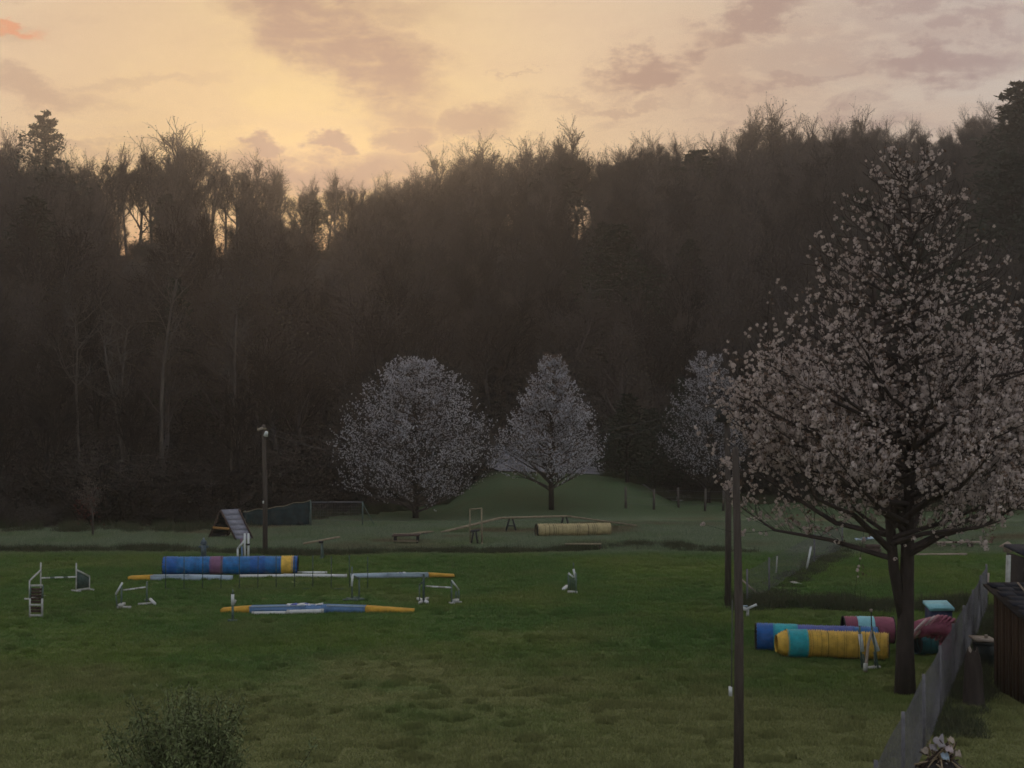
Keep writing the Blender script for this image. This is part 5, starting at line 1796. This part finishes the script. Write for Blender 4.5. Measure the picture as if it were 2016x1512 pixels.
def stakes():
    a = G(1588, 1121)
    root = thing('leaning_stake', a, 'white leaning stake at the low wire fence', 'stake')
    MB().beam(a, at(1596.5, 1077, a[1]), .05, .06).build('shaft', [M_white], root)
    MB().box(at(1596.5, 1076, a[1]), (.07, .06, .03)).build('cap', [M_offw], root)
    a = G(1497, 1174)
    root = thing('leaning_rail', a, 'thin pale rail leaning against the low wire fence', 'rail')
    MB().beam(a, at(1457, 1138, a[1] + .2), .03, .045).build('shaft', [M_tan], root)
    MB().box(a + up * .03, (.06, .06, .05)).build('foot', [M_tan], root)
    a = G(1528, 1130)
    root = thing('fence_stake', a, 'thin grey stake halfway along the low wire fence', 'stake')
    MB().beam(a, at(1530, 1096, a[1]), .04, .04).build('shaft', [M_offw], root)
    MB().box(at(1530, 1095.5, a[1]), (.055, .055, .02)).build('cap', [M_offw], root)
    a, b = G(1560, 1148), G(1577, 1153)
    root = thing('loose_board', (a + b) / 2, 'short pale board lying in the fenced grass strip', 'board')
    MB().beam(a + up * .03, b + up * .03, .14, .04).build('board', [M_offw], root)
    MB().box((a + b) / 2 + up * .012, (.08, .16, .03), .4).build('batten', [M_tan], root)
    # fork-shaped white jump foot hung by the poles
    g = G(1472, 1216); Y = g[1]
    root = thing('jump_stand', g, 'upturned white Y-shaped jump foot beside the wooden poles', 'jump stand')
    c = at(1472, 1200, Y)
    MB().beam(g, c, .06, .07).build('stem', [M_offw], root)
    MB().beam(c + (0, -.03, 0), at(1452, 1195, Y), .05, .085).build('arm', [M_white], root)
    MB().beam(c + (0, .03, .02), at(1490, 1190, Y), .05, .06).build('arm', [M_white], root)
    MB().beam(at(1456, 1193, Y), at(1472, 1193, Y), .03, .03).build('brace', [M_plight], root)


stakes()


def back_fence():
    # dark netting slung between posts behind the A-frame
    Y = G(560, 1037)[1]
    p = [(478, 1008, 1036), (510, 1003, 1036), (540, 1000, 1036), (575, 992, 1035), (610, 986, 1034)]
    base = at(545, 1036, Y); base[2] = float(H(base[0], base[1]))
    root = thing('netting_fence', base, 'dark green netting slung between posts behind the slate A-frame', 'fence', 'wire fences')
    cols = []
    xs = np.linspace(478, 610, 26)
    for i, x in enumerate(xs):
        yt = np.interp(x, [q[0] for q in p], [q[1] for q in p]) + 1.2 * math.sin(i * .9)
        b = at(x, 1036, Y); b[2] = float(H(b[0], b[1])) + .01
        t = at(x, yt, Y)
        cols.append([b + (t - b) * f + np.array((0, .07 * math.sin(i * 1.3 + f * 3) * (1 - f * .4), 0)) for f in np.linspace(0, 1, 6)])
    V = np.array(cols).reshape(-1, 3)
    i = np.arange(len(V)).reshape(26, 6)
    Q = np.stack([i[:-1, :-1], i[1:, :-1], i[1:, 1:], i[:-1, 1:]], -1).reshape(-1, 4)
    o = MB().add(V, Q).build('netting', [M_net], root, True)
    sol = o.modifiers.new('thickness', 'SOLIDIFY'); sol.thickness = .01
    MB().tube([c[-1] + np.array((0, -.01, .01)) for c in cols], .018, 6).build('top_hem', [M_wood], root)
    for x in (482, 545, 610):
        b = at(x, 1036, Y); b[2] = float(H(b[0], b[1]))
        MB().tube([b, at(x, np.interp(x, [q[0] for q in p], [q[1] for q in p]) - 2, Y) + (0, .09, 0)], .035, 7).build('post', [M_greenp], root)
    # pipe rail gate
    root = thing('pipe_rail', at(612, 1034, Y), 'horizontal pipe rail with wire infill right of the dark netting', 'fence', 'wire fences')
    root.location[2] = float(H(root.location[0], root.location[1]))
    a, b = at(612, 989, Y), at(714, 988.5, Y + .6)
    ga, gb_ = a.copy(), b.copy(); ga[2] = H(a[0], a[1]); gb_[2] = H(b[0], b[1])
    MB().tube([a, b], .028, 7).build('top_rail', [M_galv], root)
    MB().tube([ga, a + up * .03], .03, 7).build('post', [M_greenp], root)
    MB().tube([gb_, b + up * .03], .03, 7).build('post', [M_greenp], root)
    MB().tube([b - up * .05, gb_ + (.55, 0, 0)], .02, 6).build('brace', [M_greenp], root)
    mb = MB()
    for f in np.linspace(.02, .98, 30):
        mb.tube([ga + (gb_ - ga) * f, a + (b - a) * f], .003, 3)
    for z in np.linspace(.1, .92, 8):
        mb.tube([ga + (a - ga) * z, gb_ + (b - gb_) * z], .003, 3)
    mb.build('wire_infill', [M_galv], root)
    # posts along the bank on the right
    root = thing('post_fence', G(1340, 1003), 'old grey fence posts with wire at the foot of the bank', 'fence', 'wire fences')
    tops = []
    for x, yb, yt in ((1232, 1000, 958), (1287, 1003, 962), (1336, 1001, 960), (1388, 1006, 962), (1424, 1006, 962)):
        g = G(x, yb); t = at(x + R.uniform(-2, 2), yt, g[1]); tops.append(t)
        MB().tube([g - up * .05, t], [.07, .06], 7).build('post', [M_pale], root)
    for dz in (-.15, -.5, -.85):
        MB().tube([t + up * dz + (0, -.07, 0) for t in tops], .006, 4).build('wire', [M_galv], root)


back_fence()


def lumber():
    g = G(1850, 1093); Y = g[1]
    root = thing('plank_stack', g, 'two long weathered planks on blocks under the big blossom tree', 'planks')
    a, b = at(1795, 1092, Y), at(1903, 1091, Y)
    MB().beam(a, b, .22, .06).build('board', [M_tan], root)
    a2, b2 = at(1812, 1068.5, Y + 3.0), at(1930, 1067, Y + 3.0)
    MB().beam(a2, b2, .2, .06).build('board', [M_tan], root)
    for x in (1805, 1890):
        p = at(x, 1095, Y); p[2] = float(H(p[0], p[1]))
        t = at(x, 1092.5, Y)
        MB().beam(p, t, .18, .2).build('support_block', [M_brownw], root)
        p2 = at(x + 20, 1075, Y + 3.0); p2[2] = float(H(p2[0], p2[1]))
        MB().beam(p2, at(x + 20, 1070, Y + 3.0), .18, .2).build('support_block', [M_brownw], root)
    a, b = G(1706, 1090), G(1735, 1090)
    root = thing('log_pile', a, 'few brown logs lying left of the forked trunk', 'logs')
    for k, (dy, dz) in enumerate(((0, .09), (.2, .09), (.1, .25))):
        MB().tube([a + (0, dy, dz), b + (0, dy + .1, dz)], [.10, .085], 9).build('log', [M_brownw], root, True)
    p = G(1702, 1066)
    root = thing('blue_tarp', p, 'scrap of blue tarp beyond the low wire fence', 'tarp')
    r = np.random.default_rng(9)
    X, Yy = np.meshgrid(np.linspace(-.35, .35, 8), np.linspace(-.3, .3, 5))
    V = np.stack([X, Yy, .08 + .08 * np.sin(X * 7) * np.cos(Yy * 5) + r.uniform(0, .05, X.shape)], -1).reshape(-1, 3) + p
    i = np.arange(40).reshape(5, 8)
    Q = np.stack([i[:-1, :-1], i[:-1, 1:], i[1:, 1:], i[1:, :-1]], -1).reshape(-1, 4)
    o = MB().add(V, Q).build('sheet', [M_plight], root, True)
    sol = o.modifiers.new('thickness', 'SOLIDIFY'); sol.thickness = .012
    V2 = np.stack([X * .5, Yy * .4 - .1, .14 + .03 * np.sin(X * 15)], -1).reshape(-1, 3) + p
    o = MB().add(V2, Q).build('fold', [M_pblue], root, True)
    sol = o.modifiers.new('thickness', 'SOLIDIFY'); sol.thickness = .012


lumber()


# ------------------------------------------------------------------ sheds and bins on the right
def sheds():
    g = G(1957, 1392); Y = g[1]
    x0 = 9.42; x1 = x0 + 2.6; z0 = g[2]
    ze = at(1960, 1216, Y)[2]
    root = thing('brown_shed', g, 'low brown plank shed with dark shingle roof at the right edge', 'shed')
    n = 15; w = (x1 - x0) / n
    zr = ze + .30
    for k in range(n):
        MB().box((x0 + (k + .5) * w, Y + .012 * (k % 2), z0 + (ze - z0) / 2), (w - .008, .03, ze - z0)).build('wall_board', [M_shed], root)
    depth = 1.75
    for k in range(9):
        yy = Y + .05 + (k + .5) * depth / 9
        hh = (ze - z0) + .28 * (k + .5) / 9
        MB().box((x0 + .015 + .01 * (k % 2), yy, z0 + hh / 2), (.03, depth / 9 - .008, hh)).build('wall_board', [M_shed], root)
    MB().box(((x0 + x1) / 2, Y + depth + .05, z0 + (zr - z0) / 2), (x1 - x0, .03, zr - z0)).build('back_wall', [M_shed], root)
    a = np.array((x0 - .10, Y - .14, ze + .03)); dv = np.array((0, depth + .30, .34)); nrow = 7; ncol = 9
    rows = []
    for i in range(nrow):
        for j in range(ncol):
            ww = (x1 - x0 + .15) / ncol
            p = a + dv * ((i + .5) / nrow) + np.array(((j + .5 + (.25 if i % 2 else 0)) * ww, 0, .035 + .004 * (j % 2)))
            MB().frame(p, np.array((ww / 2 - .004, 0, 0)), dv / nrow * .54, np.array((0, -.004, .010))).build('shingle', [M_shingle], root)
    MB().frame(a + dv / 2 + np.array(((x1 - x0) / 2 + .1, 0, 0)), np.array(((x1 - x0) / 2 + .18, 0, 0)), dv / 2, np.array((0, -.002, .02))).build('roof_deck', [M_darkwall], root)
    MB().box(((x0 + x1) / 2, Y - .15, ze - .005), (x1 - x0 + .2, .025, .06)).build('fascia', [M_tan if False else M_brownw], root)
    MB().beam(np.array((x0 + .25, Y - .14, ze + .10)), np.array((x0 + .45, Y + depth, ze + .43)), .03, .02).build('roof_strip', [M_tan], root)
    # larger dark shed behind
    Y2 = 33.5
    p = at(1990, 1100, Y2); zt = p[2]
    X0 = p[0] + .38; gz = float(H(X0, Y2))
    root = thing('dark_shed', (X0, Y2, gz), 'dark shed with white corner downpipe behind the low brown shed', 'shed')
    n = 12; W = 2.6
    for k in range(n):
        MB().box((X0 + (k + .5) * W / n, Y2 + .012 * (k % 2), gz + (zt - gz) / 2), (W / n - .006, .03, zt - gz)).build('wall_board', [M_darkwall], root)
    MB().box((X0 + .015, Y2 + .72, gz + (zt - gz) / 2), (.03, 1.38, zt - gz)).build('side_wall', [M_darkwall], root)
    a0, a1 = at(1980, 1172, Y2 - .1), at(1985.5, 1093, Y2 - .1); a0[2] = gz
    MB().beam(a0, a1, .075, .09).build('downpipe', [M_offw], root)
    MB().frame((X0 + W / 2 + .05, Y2 + .68, zt + .10), np.array((W / 2 + .08, 0, 0)), np.array((0, .85, .06)), np.array((0, -.002, .03))).build('roof', [M_shingle], root)
    # post lamp with pale cap
    g = G(1982, 1180); Yp = 37.0
    b = at(1984, 1095, Yp); gz = float(H(b[0], b[1]))
    root = thing('nest_box_post', (b[0], b[1], gz), 'pale little nest box on a post above the dark shed corner', 'nest box')
    MB().beam((b[0], b[1], gz), b, .06, .06).build('post', [M_brownw], root)
    c = at(1984, 1077, Yp)
    MB().box(c + (0, 0, -.06), (.16, .16, .13)).build('box', [M_tan], root)
    V = [c + (sx * s, sy * s, 0) for s in (.18,) for sx in (-1, 1) for sy in (-1, 1)] + [c + (0, 0, .15)]
    MB().add(V, [np.array([(0, 1, 4), (1, 3, 4), (3, 2, 4), (2, 0, 4)]), np.array([(0, 2, 3, 1)])]).build('roof', [M_tan], root)
    # dark bin with pale board on it
    g = G(1938, 1314)
    root = thing('dark_bin', g, 'dark bin with a pale board on top between fence and brown shed', 'bin')
    MB().tube([g, g + up * .30, g + up * .52], [.21, .225, .235], 14).build('barrel', [M_bin], root, True)
    MB().tube([g + up * .50, g + up * .54], .25, 14).build('rim', [M_bin], root)
    MB().frame(g + up * .60 + (-.02, 0, 0), np.array((.23, .03, -.015)), np.array((-.03, .2, .02)), np.array((0, 0, .022))).build('lid_board', [M_tan], root)
    MB().frame(g + up * .66 + (.04, 0, 0), np.array((.03, 0, 0)), np.array((0, .03, 0)), np.array((0, 0, .03))).build('lid_knob', [M_tan], root)
    # broken stump
    g = G(1918, 1393); r = np.random.default_rng(13)
    root = thing('broken_stump', g, 'dark broken stump with ragged pale top beside the brown shed', 'stump')
    S = 14
    lev = [0, .08, .35, .7, .95, 1.08]; rad = [.26, .19, .165, .15, .13, .10]
    V = []
    for z, rd in zip(lev, rad):
        for k in range(S):
            t = k / S * 2 * math.pi
            zz = z + (r.uniform(-.14, .10) if z > 1 else 0)
            q = rd * (1 + .14 * math.sin(3 * t + z) + r.uniform(-.06, .06))
            V.append(g + (math.cos(t) * q - .02 * z, math.sin(t) * q, zz - .03))
    V = np.array(V); i = np.arange(len(V)).reshape(len(lev), S)
    Q = np.stack([i[:-1], np.roll(i[:-1], -1, 1), np.roll(i[1:], -1, 1), i[1:]], -1).reshape(-1, 4)
    MB().add(V, Q).build('trunk', [M_dark], root)
    top = g + up * .93
    MB().add(np.vstack([V[-S:], [top]]), np.array([(k, (k + 1) % S, S) for k in range(S)])).build('broken_top', [M_tan], root)


sheds()


def burn_pile():
    g = G(1852, 1530); r = np.random.default_rng(17)
    root = thing('brush_pile', g, 'pile of broken sticks and white scraps by the wire fence, bottom right', 'brush pile')
    # ash bed
    th = np.linspace(0, 2 * math.pi, 20, endpoint=False)
    V = [g + (math.cos(t) * .42 * r.uniform(.85, 1.1), math.sin(t) * .42 * r.uniform(.85, 1.1), .0) for t in th] + [g + (math.cos(t) * .2, math.sin(t) * .2, .22 + r.uniform(0, .05)) for t in th] + [g + (0, 0, .27)]
    k = np.arange(20)
    MB().add(V, [np.stack([k, (k + 1) % 20, 20 + (k + 1) % 20, 20 + k], 1), np.stack([20 + k, 20 + (k + 1) % 20, np.full(20, 40)], 1)]).build('ash_heap', [M_darkwall], root, True)
    for i in range(46):
        a = r.uniform(0, 6.28); b = a + r.uniform(1.8, 4.4)
        p = g + (math.cos(a) * r.uniform(.18, .42), math.sin(a) * r.uniform(.18, .40), r.uniform(.02, .2))
        q = g + (math.cos(b) * r.uniform(.1, .36), math.sin(b) * r.uniform(.1, .3), r.uniform(.2, .62))
        m = (p + q) / 2 + r.normal(0, .03, 3)
        w = r.uniform(.008, .022)
        MB().tube([p, m, q], [w, w * .9, w * .5], 6).build('stick', [M_stick if i % 3 else M_brownw], root)
    for i, (dx, dz, s, m) in enumerate(((-.08, .56, .10, M_paper), (-.16, .48, .07, M_paper), (.0, .36, .07, M_plight), (-.02, .20, .08, M_paper), (-.28, .42, .06, M_tan), (.10, .58, .06, M_tan), (.18, .40, .06, M_tan), (.05, .47, .07, M_pinks))):
        X, Yy = np.meshgrid(np.linspace(-1, 1, 6), np.linspace(-1, 1, 6))
        Vv = np.stack([X * s * .8, Yy * s * .7 + r.uniform(-.1, .1, X.shape) * s, X * Yy * .3 * s + r.uniform(-.35, .35, X.shape) * s + Yy * s * .5], -1).reshape(-1, 3)
        i6 = np.arange(36).reshape(6, 6)
        Q = np.stack([i6[:-1, :-1], i6[:-1, 1:], i6[1:, 1:], i6[1:, :-1]], -1).reshape(-1, 4)
        o = MB().add(Vv + g + (dx, -.22 + r.uniform(-.05, .1), dz), Q).build('scrap', [m], root)
        sol = o.modifiers.new('thickness', 'SOLIDIFY'); sol.thickness = .006
    return root


burn_pile()

# ------------------------------------------------------------------ evening haze, added also to stand in for lens glare over the treetops
HAZE = 0.0008
if HAZE > 0:
    x0, x1, y0, y1, zlo, zhi = -260, 300, -40, 330, -12, 62
    V = [(x, y, z) for z in (zlo, zhi) for y in (y0, y1) for x in (x0, x1)]
    me = mesh_np('haze', np.array(V), [np.array([(0, 2, 3, 1), (4, 5, 7, 6), (0, 1, 5, 4), (2, 6, 7, 3), (0, 4, 6, 2), (1, 3, 7, 5)])], [])
    hm = bpy.data.materials.new('haze_and_glare'); hm.use_nodes = True
    nt = hm.node_tree; nt.nodes.clear()
    out = nt.nodes.new('ShaderNodeOutputMaterial'); pv = nt.nodes.new('ShaderNodeVolumePrincipled')
    pv.inputs['Color'].default_value = (0.92, 0.90, 0.88, 1)
    pv.inputs['Density'].default_value = HAZE
    pv.inputs['Anisotropy'].default_value = 0.74
    nt.links.new(pv.outputs[0], out.inputs['Volume'])
    me.materials.append(hm)
    o = bpy.data.objects.new('haze', me); C.objects.link(o)
    tag(o, 'thin evening haze over field and wood, also standing in for lens glare', 'haze', None, 'stuff')
